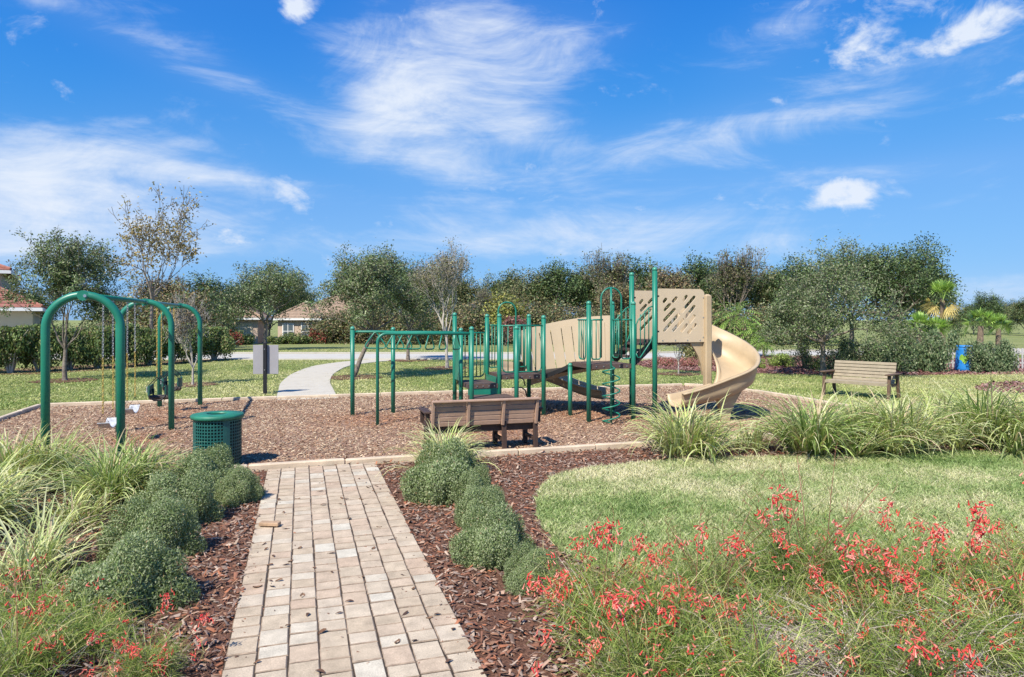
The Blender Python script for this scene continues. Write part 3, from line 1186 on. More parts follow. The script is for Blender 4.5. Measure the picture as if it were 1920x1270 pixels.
        for t in (.25, .5, .75):
            MB().tube([a0.lerp(a1, t) + Vector((0, 0, 1.26 + .42 * max(0, t - .12))), a0.lerp(a1, t) + Vector((0, 0, 2.02 + .27 * t))], .011, 8).build('bar', M['green'], g, smooth=True)

    # curved ramp between left and middle towers
    outer, inner = [], []
    n = 14
    for i in range(n + 1):
        an = math.pi / 2 * i / n
        outer.append((-.51 + 1.40 * math.sin(an), .99 + 1.10 * math.cos(an)))
        inner.append((-.46 + .46 * math.sin(an) ** 1.4, 1.0 + .16 * math.cos(an)))
    vs, fs = [], []
    for i in range(n + 1):
        z = .84 + .26 * (i / n)
        vs += [(*outer[i], z), (*inner[i], z), (*inner[i], z - .09), (*outer[i], z - .09)]
    for i in range(n):
        a, b_ = i * 4, i * 4 + 4
        fs += [(a, b_, b_ + 1, a + 1), (a + 1, b_ + 1, b_ + 2, a + 2), (a + 2, b_ + 2, b_ + 3, a + 3), (a + 3, b_ + 3, b_, a)]
    MB().add(vs, fs).build('curved_deck', M['black'], root)
    # tan wall with upright slots on the outer side, in bent boards
    cols_ = []
    nslot = 9
    for k in range(nslot + 1):
        t0, t1 = k / (nslot + 1), (k + 1) / (nslot + 1)
        g_ = .007
        cols_.append((t0 + g_ * .5, t1 - g_ * .5))

    def wall_pt(t, s_):
        an = math.pi / 2 * t
        x, y = -.51 + 1.43 * math.sin(an), .99 + 1.13 * math.cos(an)
        zb = .52 + .42 * (1 - (1 - t) ** 1.6)
        zt = 1.70 + .37 * (1 - (1 - t) ** 2.2)
        lean = .30 * (1 - t)
        return Vector((x - lean * s_, y, zb + (zt - zb) * s_))
    wv, wf = [], []
    srows = [0, .13, .5, .87, 1]
    ts = []
    for k, (a, b_) in enumerate(cols_):
        ts += [(a, 0), ((a + b_) / 2, 0), (b_, 1)]     # flag 1: slot follows
    for t, _ in ts:
        for s_ in srows:
            wv.append(wall_pt(min(max(t, 0), 1), s_))
    nr = len(srows)
    for i in range(len(ts) - 1):
        for j in range(nr - 1):
            if ts[i][1] == 1 and 0 < j < nr - 2:
                continue
            wf.append((i * nr + j, (i + 1) * nr + j, (i + 1) * nr + j + 1, i * nr + j + 1))
    w = MB().add(wv, wf).build('slotted_wall', M['tan2'], root)
    so = w.modifiers.new('thickness', 'SOLIDIFY'); so.thickness = .025
    for t in (.1, .25, .4, .55, .7, .85):
        link('bolt', BOLT, w, wall_pt(t, .05) + Vector((0, -.028, 0)))

    # slides -----------------------------------------------------------
    def chute(path, halfs, walls, name, flip=False):
        """path: (x,y,z); walls: (left h, right h) per point; U section"""
        vs, fs = [], []
        k = len(path)
        sec_n = 13
        for i, p in enumerate(path):
            p = Vector(p)
            t = Vector(path[min(i + 1, k - 1)]) - Vector(path[max(i - 1, 0)])
            t.z = 0
            t.normalize()
            left = Vector((-t.y, t.x, 0))
            hl, hr = walls[i]
            half = halfs[i] if hasattr(halfs, '__len__') else halfs
            sec = []
            sec.append((half + .045, hl - .02)); sec.append((half + .035, hl)); sec.append((half, hl))
            sec.append((half - .005, hl * .5)); sec.append((half - .05, .055)); sec.append((half - .14, .008)); sec.append((0, 0))
            sec.append((-half + .14, .008)); sec.append((-half + .05, .055)); sec.append((-half + .005, hr * .5)); sec.append((-half, hr)); sec.append((-half - .035, hr)); sec.append((-half - .045, hr - .02))
            for s_, z in sec:
                vs.append(p + left * s_ + Vector((0, 0, z)))
        for i in range(k - 1):
            for j in range(sec_n - 1):
                fs.append((i * sec_n + j, (i + 1) * sec_n + j, (i + 1) * sec_n + j + 1, i * sec_n + j + 1))
        o_ = MB().add(vs, fs).build(name, M['tan'], root, smooth=True)
        m_ = o_.modifiers.new('thickness', 'SOLIDIFY'); m_.thickness = .022; m_.offset = -1
        return o_
    # main slide: leaves the hood at the back, turns right, comes round and runs out to the left
    path, walls = [], []
    cx, cy, rr = 2.60, -.09, .56
    halfs = []
    for i in range(4):
        path.append((2.42 + .06 * i, cy + rr, 1.56 - .012 * i)); walls.append((.68, .50)); halfs.append(.33)
    nA = 26
    for i in range(nA + 1):
        t = i / nA
        an = math.pi / 2 - math.pi * t
        z = 1.50 - .98 * (t ** .85)
        hl = .68 - .28 * min(1, t * 1.25)      # left of travel = outside of the turn
        path.append((cx + rr * math.cos(an), cy + rr * math.sin(an), z)); walls.append((hl, .16)); halfs.append(.36)
    for i in range(1, 11):
        t = i / 10
        path.append((cx - 1.12 * t, cy - rr, .52 - .26 * t + .06 * t * t * t)); walls.append((.40 - .12 * t, .20)); halfs.append(.36 - .09 * t)
    sl = chute(path, halfs, walls, 'spiral_slide')
    # curved web under the hood and the fin that carries the run-out
    def fin(poly, y0_, y1_, name):
        k = len(poly)
        vs_ = [(p[0], y0_, p[1]) for p in poly] + [(p[0], y1_, p[1]) for p in poly]
        me_ = MB().add(vs_, [tuple(range(k)), tuple(range(2 * k - 1, k - 1, -1))] + [(i, i + k, (i + 1) % k + k, (i + 1) % k) for i in range(k)]).mesh(name, M['tan'])
        return link(name, me_, root)
    fin([(2.22, 1.53), (2.34, 1.38), (2.43, 1.22), (2.49, 1.05), (2.53, .85), (2.66, .85), (2.66, 1.53)], .02, .08, 'slide_web')
    fin([(2.30, .58), (2.95, .66), (2.78, .40), (2.66, .18), (2.62, -.04), (2.48, -.04), (2.46, .2), (2.40, .42)], -.74, -.62, 'slide_fin')
    # hood panels with slanting slots
    pw, ph = 1.06, 1.07
    slots = [(300, 278, 315, 258), (385, 275, 412, 245), (308, 352, 352, 305), (485, 260, 508, 230), (466, 368, 582, 236), (303, 448, 395, 350),
             (505, 415, 582, 322), (303, 538, 432, 398), (385, 540, 472, 445), (540, 465, 582, 412), (465, 545, 508, 492), (575, 510, 592, 490), (530, 560, 548, 538)]
    holes = []
    for x0_, y0_, x1_, y1_ in slots:
        p = np.array([(x0_ - 240) / 440 * pw, (650 - y0_) / 490 * ph])
        q_ = np.array([(x1_ - 240) / 440 * pw, (650 - y1_) / 490 * ph])
        d = (q_ - p) / np.linalg.norm(q_ - p)
        a0 = math.atan2(d[1], d[0])
        rr_ = .036
        loop = []
        for k in range(7):
            an = a0 - math.pi / 2 + math.pi * k / 6
            loop.append((q_[0] + rr_ * math.cos(an), q_[1] + rr_ * math.sin(an)))
        for k in range(7):
            an = a0 + math.pi / 2 + math.pi * k / 6
            loop.append((p[0] + rr_ * math.cos(an), p[1] + rr_ * math.sin(an)))
        holes.append(loop[::-1])
    cr = .11
    outer_ = [(0, 0), (pw, 0), (pw, ph - .0)]
    outer_ = [(.0, .0), (pw, .0)] + [(pw - cr + cr * math.cos(a), ph - cr + cr * math.sin(a)) for a in np.linspace(0, math.pi / 2, 7)] + [(0.0, ph)]
    me = plate(outer_, holes, .024, 'slotted_panel', M['tan2'])
    rear = plate([(0, 0), (.60, 0), (.60, ph), (0, ph)], [h_ for h_ in holes if max(q_[0] for q_ in h_) < .57], .024, 'rear_panel', M['tan2'])
    link('rear_panel', rear, root, (1.47, .97, 1.53))
    for yy in (-.02,):
        pn = link('slotted_panel', me, root, (1.47, yy, 1.53))
        for t in (.1, .37, .63, .9):
            link('bolt', BOLT, pn, (pw * t, -.012, .04))
        for zz in (.1, .5, .9):
            link('bolt', BOLT, pn, (pw - .03, -.012, zz))
    for zz in (1.75, 2.45):
        MB().bar((1.41, -.02, zz), (1.50, -.02, zz), .03, .03).build('bracket', M['black'], root)
        MB().bar((1.41, .97, zz), (1.50, .97, zz), .03, .03).build('bracket', M['black'], root)
    # rounded end posts of the hood
    for yy in (-.03, .98):
        z0_ = .62 if yy < 0 else 1.45
        MB().box((2.60, yy, (2.50 + z0_) / 2), (.15, .13, 2.50 - z0_), bev=.04).build('hood_end', M['tan'], root)
    # small slide behind, from the left tower
    pp = [(-.98, 2.10, .85), (-.90, 2.45, .83), (-.62, 2.75, .78), (-.15, 2.80, .66), (.30, 2.58, .50), (.66, 2.28, .34), (.95, 2.02, .24), (1.18, 1.84, .20)]
    sm = smooth_loop(pp, 5, closed=False)
    chute([tuple(p) for p in sm], .24, [(.22, .22)] * len(sm), 'curved_slide')

    # overhead ring ladder -----------------------------------------------
    P1, P2, P3 = (-4.27, 2.31), (-3.42, 2.46), (-3.92, .81)
    post(*P1, 1.79); post(*P2, 1.77)

    def loc(px, Y, z):
        x, y = PY(px, Y)
        return Vector((x - ox, y - oy, z))
    track = smooth_loop([tuple(loc(668, 14.0, 1.735)), tuple(loc(708, 13.9, 1.735)), tuple(loc(745, 13.7, 1.73)), tuple(loc(780, 13.5, 1.73)), tuple(loc(820, 13.42, 1.72)), tuple(loc(872, 13.5, 1.72))], 6, closed=False)
    MB().tube([tuple(p) for p in track], .024, 10).build('overhead_track', M['green'], root, smooth=True)
    MB().tube([(*P1, 1.735), (*P2, 1.735)], .022, 10).build('cross_rail', M['green'], root, smooth=True)
    MB().tube([(P2[0], P2[1], 1.72), (-2.9, 2.45, 1.72), (D1[0], D1[1], 1.72)], .022, 10).build('back_rail', M['green'], root, smooth=True)
    pts = [(P3[0], P3[1], -.05), (P3[0], P3[1], 1.52)]
    for a in range(1, 8):
        an = math.pi / 2 * a / 7
        pts.append((P3[0] + .17 - .17 * math.cos(an), P3[1], 1.55 + .17 * math.sin(an)))
    pts += [(-3.2, .78, 1.72), (D3[0], D3[1], 1.72)]
    MB().tube(pts, .030, 12).build('bent_rail', M['green'], root, smooth=True)
    for px, Y, ang, w_ in ((704, 13.9, 8, .42), (741, 13.72, 20, .36), (758, 13.62, 32, .34), (776, 13.52, 42, .34), (806, 13.44, 66, .34), (830, 13.42, 72, .34), (856, 13.45, 70, .34)):
        c = loc(px, Y, 1.72)
        an = -YAW + R(ang)
        u = Vector((math.cos(an), math.sin(an), 0))
        hw, hh, rc = w_ / 2, .32, .05
        tri = [(-.02, 0), (-hw + .03, -hh + .10), (-hw + .005, -hh + .045), (-hw + .03, -hh + .008), (-hw + .08, -hh), (hw - .08, -hh), (hw - .03, -hh + .008), (hw - .005, -hh + .045), (hw - .03, -hh + .10), (.02, 0)]
        MB().tube([c + u * a + Vector((0, 0, b_)) for a, b_ in tri], .015, 8, closed=True).build('hanging_ring', M['green'], root, smooth=True)


build_playground()


# ------------------------------------------------------------------ swing set
def build_swings():
    ax, ay0, ay1, ay2 = -2.635, 9.90, 13.5, 17.15
    H, hw, r = 2.30, .42, .051
    root = thing('swing_set', 'green steel swing frame with three arches and a top rail', 'swing set', (ax, ay0, 0))
    for y in (0, ay1 - ay0, ay2 - ay0):
        pts = [(-hw, y, -.05), (-hw, y, H - hw * 1.02)]
        for i in range(1, 24):
            an = math.pi * i / 24
            pts.append((-hw * math.cos(an), y, H - hw * 1.02 + hw * 1.02 * math.sin(an)))
        pts += [(hw, y, H - hw * 1.02), (hw, y, -.05)]
        a = MB().tube(pts, r, 16).build('arch', M['green'], root, smooth=True)
        MB().lathe([(.066, -.05), (.066, .05)], 14, (0, 0, 0)).build('collar', M['green'], a, loc=(0, y, H - .005)).rotation_euler = (R(90), 0, 0)
        MB().lathe([(.02, -.012), (.02, .012)], 8, (0, 0, 0)).build('bolt', M['bolt'], a, loc=(.03, y - .06, H - .01)).rotation_euler = (R(90), 0, 0)
    MB().tube([(0, -.02, H), (0, ay2 - ay0 + .02, H)], .036, 12).build('top_rail', M['green'], root, smooth=True)

    def link_mesh(mat):
        ring = []
        for i in range(10):
            an = 2 * math.pi * i / 10
            ring.append((.011 * math.cos(an), 0, .024 * math.sin(an)))
        return MB().tube(ring, .0048, 4, closed=True).mesh('chain_link', mat)

    def chain(p0, p1, mat, name, parent):
        p0, p1 = Vector(p0), Vector(p1)
        d = p1 - p0
        n = max(2, int(d.length / .038))
        q = Vector((0, 0, 1)).rotation_difference(d.normalized())
        mb = MB()
        for k in range(n):
            c = p0 + d * ((k + .5) / n)
            ring = []
            tw = k % 2 * math.pi / 2 + .6
            for i in range(8):
                an = 2 * math.pi * i / 8
                lx, lz = .012 * math.cos(an), .026 * math.sin(an)
                ring.append(c + q @ Vector((lx * math.cos(tw), lx * math.sin(tw), lz)))
            mb.tube(ring, .0042, 4, closed=True)
        return mb.build(name, mat, parent)
    top = H - .05

    def belt(y, seat_z, label, sx_):
        t = thing('belt_swing', label, 'swing', (ax, y, 0), group='belt swings on the green frame')
        hs = .25
        for s in (-1, 1):
            chain((0, s * hs * 1.0, top), (0, s * (hs + .02), 1.45), M['chain_g'], 'upper_chain', t)
            chain((0, s * (hs + .02), 1.45), (0, s * (hs + .02), seat_z + .18), M['chain_y'], 'lower_chain', t)
            MB().tube([(0, s * (hs + .02), seat_z + .18), (.07, s * (hs + .01), seat_z + .06), (-.07, s * (hs + .01), seat_z + .06)], .006, 6, closed=True).build('hanger_triangle', M['sign_post'], t)
            MB().tube([(0, s * hs, H), (0, s * hs, top)], .018, 8).build('hanger', M['chain_g'], t)
        vs, fs = [], []
        n = 14
        for i in range(n + 1):
            u = -1 + 2 * i / n
            z = seat_z - .05 + .10 * u * u
            yy = u * (hs + .01)
            vs += [(-.075, yy, z), (.075, yy, z), (.075, yy, z - .012), (-.075, yy, z - .012)]
        for i in range(n):
            a, b_ = 4 * i, 4 * i + 4
            fs += [(a, a + 1, b_ + 1, b_), (a + 1, a + 2, b_ + 2, b_ + 1), (a + 2, a + 3, b_ + 3, b_ + 2), (a + 3, a, b_, b_ + 3)]
        fs += [(3, 2, 1, 0), (4 * n, 4 * n + 1, 4 * n + 2, 4 * n + 3)]
        MB().add(vs, fs).build('belt_seat', M['belt'], t)
    belt(ay0 + 1.15, .50, 'curved grey belt swing nearest the camera on yellow chains', 0)
    belt(ay0 + 2.55, .52, 'curved grey belt swing hanging just before the middle arch', 0)

    def bucket(y, z, label):
        t = thing('bucket_swing', label, 'swing', (ax, y, 0), group='bucket swings on the green frame')
        hs = .22
        for s in (-1, 1):
            chain((0, s * hs, top), (0, s * hs, z + .38), M['chain_y'], 'chain', t)
            MB().tube([(0, s * hs, H), (0, s * hs, top)], .018, 8).build('hanger', M['chain_g'], t)
            for e in (-1, 1):
                MB().tube([(0, s * hs, z + .38), (e * .15, s * .19, z + .22)], .008, 6).build('strap_chain', M['sign_post'], t)
        # bucket: front and back shells, crotch panel, side loops
        for e in (-1, 1):
            vs, fs = [], []
            n = 10
            for i in range(n + 1):
                u = -1 + 2 * i / n
                yy = u * .20
                xx = e * (.15 + .05 * (1 - u * u))
                zt = z + .22 - .05 * (1 - abs(u)) * (1 if e < 0 else .4)
                zb = z + .02
                vs += [(xx, yy, zb), (xx, yy, zt), (xx - e * .02, yy, zt), (xx - e * .02, yy, zb)]
            for i in range(n):
                a, b_ = 4 * i, 4 * i + 4
                fs += [(a, a + 1, b_ + 1, b_), (a + 1, a + 2, b_ + 2, b_ + 1), (a + 2, a + 3, b_ + 3, b_ + 2), (a + 3, a, b_, b_ + 3)]
            fs += [(3, 2, 1, 0), (4 * n, 4 * n + 1, 4 * n + 2, 4 * n + 3)]
            MB().add(vs, fs).build('bucket_shell', M['green_dark'], t)
        MB().box((0, 0, z - .03), (.36, .13, .09), bev=.03).build('crotch_panel', M['belt_d'], t)
        for s in (-1, 1):
            pts = [(-.13, s * .16, z + .12), (-.14, s * .20, z), (-.06, s * .17, z - .07), (.06, s * .17, z - .07), (.14, s * .20, z), (.13, s * .16, z + .12)]
            MB().tube(pts, .017, 8).build('leg_loop', M['sign_post'], t, smooth=True)
        MB().box((-.205, 0, z + .13), (.012, .15, .10)).build('worn_patch', M['belt'], t)
    bucket(ay0 + 4.85, .50, 'dark green bucket swing nearer the middle arch of the frame')
    bucket(ay0 + 6.25, .53, 'dark green bucket swing nearer the far arch of the frame')


build_swings()


# ------------------------------------------------------------------ litter bin
def build_bin():
    x, y = PY(408, 9.25)
    t = thing('litter_bin', 'round green perforated litter bin with flat lid beside the swings', 'bin', (x, y, 0), R(20))
    r, h0, h1 = .305, .05, .68
    nc, nr_ = 48, 15
    mb = MB()
    for i in range(nc):
        rib = i % 12 in (0, 1)
        for j in range(nr_):
            a0, a1 = 2 * math.pi * i / nc, 2 * math.pi * (i + 1) / nc
            z0, z1 = h0 + (h1 - h0) * j / nr_, h0 + (h1 - h0) * (j + 1) / nr_

            def p(u, v, rr=r):
                a = a0 + (a1 - a0) * u
                return (rr * math.cos(a), rr * math.sin(a), z0 + (z1 - z0) * v)
            if rib:
                mb.add([p(0, 0), p(1, 0), p(1, 1), p(0, 1)], [(0, 1, 2, 3)])
            else:
                g = .19
                mb.add([p(0, 0), p(1, 0), p(1, 1), p(0, 1), p(g, g), p(1 - g, g), p(1 - g, 1 - g), p(g, 1 - g), p(g, g, r - .006), p(1 - g, g, r - .006), p(1 - g, 1 - g, r - .006), p(g, 1 - g, r - .006)],
                       [(0, 1, 5, 4), (1, 2, 6, 5), (2, 3, 7, 6), (3, 0, 4, 7), (4, 5, 9, 8), (5, 6, 10, 9), (6, 7, 11, 10), (7, 4, 8, 11)])
    mb.build('perforated_wall', M['bin_wall'], t)
    MB().lathe([(.285, .06), (.285, .60)], 24).build('liner', M['black'], t)
    MB().lathe([(.31, .02), (.315, .05), (.30, .05)], 32).build('base_ring', M['green_dark'], t)
    lid = MB().lathe([(.300, .655), (.335, .66), (.338, .70), (.325, .715), (.15, .725), (.135, .722), (.13, .70)], 36, cap=False).build('lid', M['green_lid'], t, smooth=True)
    MB().lathe([(.132, .700), (.10, .700)], 20).build('opening', M['green_dark'], lid)


build_bin()


# ------------------------------------------------------------------ benches
def build_near_bench():
    bx, by = 0.65, 10.03
    x1, y1 = C(.355, 10.5)
    t = thing('park_bench', 'brown three-bay bench seen from behind facing the play structure', 'bench', (x1 - .80, y1 + .02, 0))
    W, tilt = 1.62, .14
    # uprights of the backrest: x positions
    ups = [-.80, -.27, .27, .80]

    def back(z):
        return -.02 - (z - .40) * .22
    for k, x in enumerate(ups):
        MB().bar((x, back(.40) - .03, .40), (x, back(.78) - .03, .78), .045, .055, .006).build('back_upright', M['bench_t'], t)
    for b in range(3):
        xa, xb = ups[b] + .03, ups[b + 1] - .03
        for k in range(5):
            z = .445 + k * .075
            mb = MB().box(((xa + xb) / 2, back(z), z), (xb - xa, .03, .068), Matrix.Rotation(R(12), 3, 'X'), .005)
            mb.build('back_slat', M['bench_t'], t)
    MB().box((0, back(.80) - .03, .79), (W + .02, .085, .03), bev=.006).build('top_cap', M['bench_t'], t)
    for k in range(5):
        MB().box((0, .05 + k * .095, .405 - .01 * (k == 0)), (W, .085, .035), bev=.006).build('seat_slat', M['bench_d'], t)
    MB().box((0, .05, .34), (W, .05, .08)).build('rear_beam', M['bench_d'], t)
    MB().box((0, .45, .34), (W, .05, .08)).build('front_beam', M['bench_d'], t)
    for x in (-.80, .30, .80):
        MB().bar((x, back(.0) + .03 - .15, -.03), (x, back(.42), .46), .07, .05, .006).build('rear_leg', M['bench_d'], t)
        MB().box((x, .47, .19), (.07, .07, .44), bev=.006).build('front_leg', M['bench_d'], t)
        MB().box((x, .25, .16), (.045, .44, .05)).build('stretcher', M['bench_d'], t)
    for x in (-.86, .86):
        MB().box((x, .22, .62), (.12, .55, .035), bev=.008).build('armrest', M['bench_d'], t)
        MB().box((x, .47, .51), (.06, .07, .20)).build('arm_post', M['bench_d'], t)
        MB().box((x, .02, .51), (.06, .07, .20)).build('arm_post', M['bench_d'], t)
        MB().box((x * .965, .25, .40), (.05, .5, .06)).build('arm_support', M['bench_d'], t)


build_near_bench()


def build_far_bench():
    x, y = PY(1612, 17.3)
    t = thing('park_bench', 'weathered light wood bench with dark arms on the grass near the slide', 'bench', (x, y, 0), -YAW + R(-48))
    W = 1.5
    for k in range(6):
        z = .46 + k * .082
        MB().box((0, .20 + (z - .42) * .28, z), (W, .025, .072), Matrix.Rotation(R(-15), 3, 'X'), .005).build('back_slat', M['bench2_t'], t)
    for k in range(5):
        MB().box((0, -.24 + k * .098, .41), (W, .088, .032), bev=.005).build('seat_slat', M['bench2_t'], t)
    MB().box((0, -.285, .39), (W, .03, .07)).build('front_apron', M['bench2_t'], t)
    for x in (-.6, 0, .6):
        MB().bar((x, .22, .30), (x, .36, .90), .05, .045).build('back_upright', M['bench2_d'], t)
    for s in (-1, 1):
        xx = s * (W / 2 + .03)
        MB().bar((xx, -.30, -.03), (xx, -.24, .62), .07, .07, .006).build('front_leg', M['bench2_d'], t)
        MB().bar((xx, .40, -.03), (xx, .26, .62), .07, .07, .006).build('rear_leg', M['bench2_d'], t)
        MB().box((xx, .0, .635), (.13, .74, .035), bev=.008).build('armrest', M['bench2_d'], t)
        MB().box((xx * .965, .02, .36), (.045, .55, .07)).build('seat_rail', M['bench2_d'], t)


build_far_bench()


# ------------------------------------------------------------------ sign seen from behind
def build_sign():
    x, y = PY(497, 18.05)
    t = thing('park_sign', 'blank grey back of a sign on a black post beside the walk', 'sign', (x, y, 0), -YAW + R(3))
    MB().box((0, 0, .66), (.085, .085, 1.44), bev=.008).build('post', M['sign_post'], t)
    MB().box((0, .06, .92), (.66, .012, .77), bev=.004).build('plate', M['sign'], t)
    for z in (.65, 1.2):
        MB().tube([(0, -.055, z), (0, -.043, z)], .014, 8).build('bolt', M['bolt'], t)


build_sign()


# ------------------------------------------------------------------ plants near the camera
def ribbon_leaves(bases, dirs, lens, widths, rise, droop, nseg, colf, vgap=.0):
    """long strap leaves, three strips wide; colf(i, n)-> centre rgb, edge rgb"""
    V, F, Cl = [], [], []
    for i in range(len(bases)):
        b = np.array(bases[i], dtype=float)
        a = dirs[i]
        L_, w = lens[i], widths[i]
        out = np.array([math.cos(a), math.sin(a), 0])
        side = np.array([-math.sin(a), math.cos(a), 0])
        tw = rng.normal(0, .5)
        th = rise[i]
        p = b.copy()
        cc, ce = colf()
        o = len(V)
        for k in range(nseg + 1):
            t = k / nseg
            ww = w * (1 - t ** 2.2) * (.6 + .4 * min(1, t * 4)) + .0008
            sd = side * math.cos(tw * t) + np.array([0, 0, 1]) * math.sin(tw * t)
            fold = np.array([0, 0, 1]) * ww * .22
            V += [p - sd * ww + fold, p - sd * ww * .5, p + sd * ww * .5, p + sd * ww + fold]
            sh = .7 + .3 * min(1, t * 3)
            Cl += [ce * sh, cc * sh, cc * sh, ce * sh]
            th_k = th - droop[i] * t * t
            d = out * math.cos(th_k) + np.array([0, 0, 1]) * math.sin(th_k)
            p = p + d * L_ / nseg
            if p[2] < .02:
                p[2] = .02
        for k in range(nseg):
            for j in range(3):
                q = o + k * 4 + j
                F.append((q, q + 1, q + 5, q + 4))
    return np.array(V), np.array(F), np.array(Cl)


def lily_mesh(seed, n=300, L0=.62, pale=.5, tone=0):
    global rng
    keep = rng
    rng = np.random.default_rng(seed)
    ba, di, le, wi, ri, dr = [], [], [], [], [], []
    nf = 14
    fans = [(rng.normal(0, .15), rng.normal(0, .15)) for _ in range(nf)]
    for i in range(n):
        f = fans[i % nf]
        a = math.atan2(f[1], f[0]) + rng.normal(0, 1.0)
        if rng.uniform() < .3:
            a = rng.uniform(0, 6.28)
        r0 = math.hypot(*f)
        ba.append((f[0] + rng.normal(0, .04), f[1] + rng.normal(0, .04), 0))
        di.append(a)
        le.append(L0 * rng.uniform(.55, 1.3))
        wi.append(rng.uniform(.007, .0135))
        ri.append(R(rng.uniform(42, 86)) - r0 * .6)
        dr.append(rng.uniform(.8, 2.5))

    def colf():
        k = rng.uniform(.75, 1.2)
        if rng.uniform() < .10:
            c = np.array((.34, .27, .17)) * k
            return c, c * 1.1
        g = np.array((.12, .18, .045)) if rng.uniform() < .5 else np.array((.22, .27, .085))
        if tone == 1:
            g = g * np.array((1.2, 1.1, 1.0)) + .02
        e = np.array((.48, .47, .29)) if rng.uniform() < pale else g * 1.5
        if rng.uniform() < pale * .45:
            g = g * .35 + e * .6
        return g * k, e * k
    V, F, Cl = ribbon_leaves(ba, di, le, wi, ri, dr, 8, colf)
    me = np_mesh('strap_leaves', V, F, M['blade'], Cl)
    # dry litter at the foot
    ba, di, le, wi, ri, dr = [], [], [], [], [], []
    for i in range(60):
        a = rng.uniform(0, 6.28)
        ba.append((rng.normal(0, .14), rng.normal(0, .14), 0.01)); di.append(a); le.append(rng.uniform(.2, .5)); wi.append(rng.uniform(.004, .008))
        ri.append(R(rng.uniform(10, 40))); dr.append(rng.uniform(.6, 1.6))

    def colf2():
        c = np.array((.36, .29, .22)) * rng.uniform(.6, 1.2)
        return c, c * 1.1
    V, F, Cl = ribbon_leaves(ba, di, le, wi, ri, dr, 5, colf2)
    me2 = np_mesh('dry_leaves', V, F, M['blade'], Cl)
    rng = keep
    return me, me2


LILY = [lily_mesh(1, 620, .86, .55), lily_mesh(2, 620, .86, .7, 1), lily_mesh(3, 560, .82, .85, 1), lily_mesh(4, 200, .62, .7, 1), lily_mesh(5, 170, .80, .95, 1)]


def lily(px, Y, s, k, label, rz=None):
    x, y = PY(px, Y)
    t = thing('flax_lily', label, 'plant', (x, y, 0.0), random.uniform(0, 6.28) if rz is None else rz, 'variegated flax lilies')
    for nm, me in zip(('strap_leaves', 'dry_leaves'), LILY[k]):
        o_ = link(nm, me, t)
        o_.scale = (s, s, s)
    return t


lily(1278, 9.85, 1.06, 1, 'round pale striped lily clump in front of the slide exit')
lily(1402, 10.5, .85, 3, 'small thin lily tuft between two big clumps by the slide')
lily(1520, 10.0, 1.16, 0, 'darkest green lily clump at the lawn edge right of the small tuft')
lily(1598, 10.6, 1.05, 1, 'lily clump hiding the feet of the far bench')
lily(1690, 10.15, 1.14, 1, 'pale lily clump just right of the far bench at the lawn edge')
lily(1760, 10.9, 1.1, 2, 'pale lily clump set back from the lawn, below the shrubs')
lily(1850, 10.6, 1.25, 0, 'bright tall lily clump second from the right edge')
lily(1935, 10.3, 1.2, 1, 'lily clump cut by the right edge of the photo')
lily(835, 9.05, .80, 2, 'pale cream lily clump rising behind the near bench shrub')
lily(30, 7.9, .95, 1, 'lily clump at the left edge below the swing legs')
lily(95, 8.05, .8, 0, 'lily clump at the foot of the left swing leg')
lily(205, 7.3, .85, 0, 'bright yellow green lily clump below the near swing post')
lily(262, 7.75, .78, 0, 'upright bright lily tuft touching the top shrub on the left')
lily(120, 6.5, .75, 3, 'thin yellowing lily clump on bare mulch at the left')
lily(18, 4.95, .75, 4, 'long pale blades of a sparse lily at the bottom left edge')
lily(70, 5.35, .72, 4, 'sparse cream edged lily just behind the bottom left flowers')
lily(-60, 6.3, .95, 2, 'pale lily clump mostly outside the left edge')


def leaf_quads(cen, nrm, length, width, cols, name, mat, updir=None):
    n = len(cen)
    nrm = nrm / (np.linalg.norm(nrm, axis=1)[:, None] + 1e-9)
    ref = rng.normal(0, 1, (n, 3))
    if updir is not None:
        ref = updir + ref * .5
    a = ref - nrm * np.sum(ref * nrm, axis=1)[:, None]
    a /= (np.linalg.norm(a, axis=1)[:, None] + 1e-9)
    b = np.cross(nrm, a)
    L_ = (length / 2)[:, None]
    W_ = (width / 2)[:, None]
    V = np.stack([cen - a * L_, cen + b * W_ - a * L_ * .1, cen + a * L_, cen - b * W_ - a * L_ * .1], 1).reshape(-1, 3)
    F = (np.arange(n) * 4)[:, None] + np.array([[0, 1, 2, 3]])
    return np_mesh(name, V, F, mat, np.repeat(cols, 4, axis=0))


def pal_cols(pal, n, v=(.7, 1.3)):
    pal = np.array(pal)
    return pal[rng.integers(0, len(pal), n)] * rng.uniform(v[0], v[1], n)[:, None]


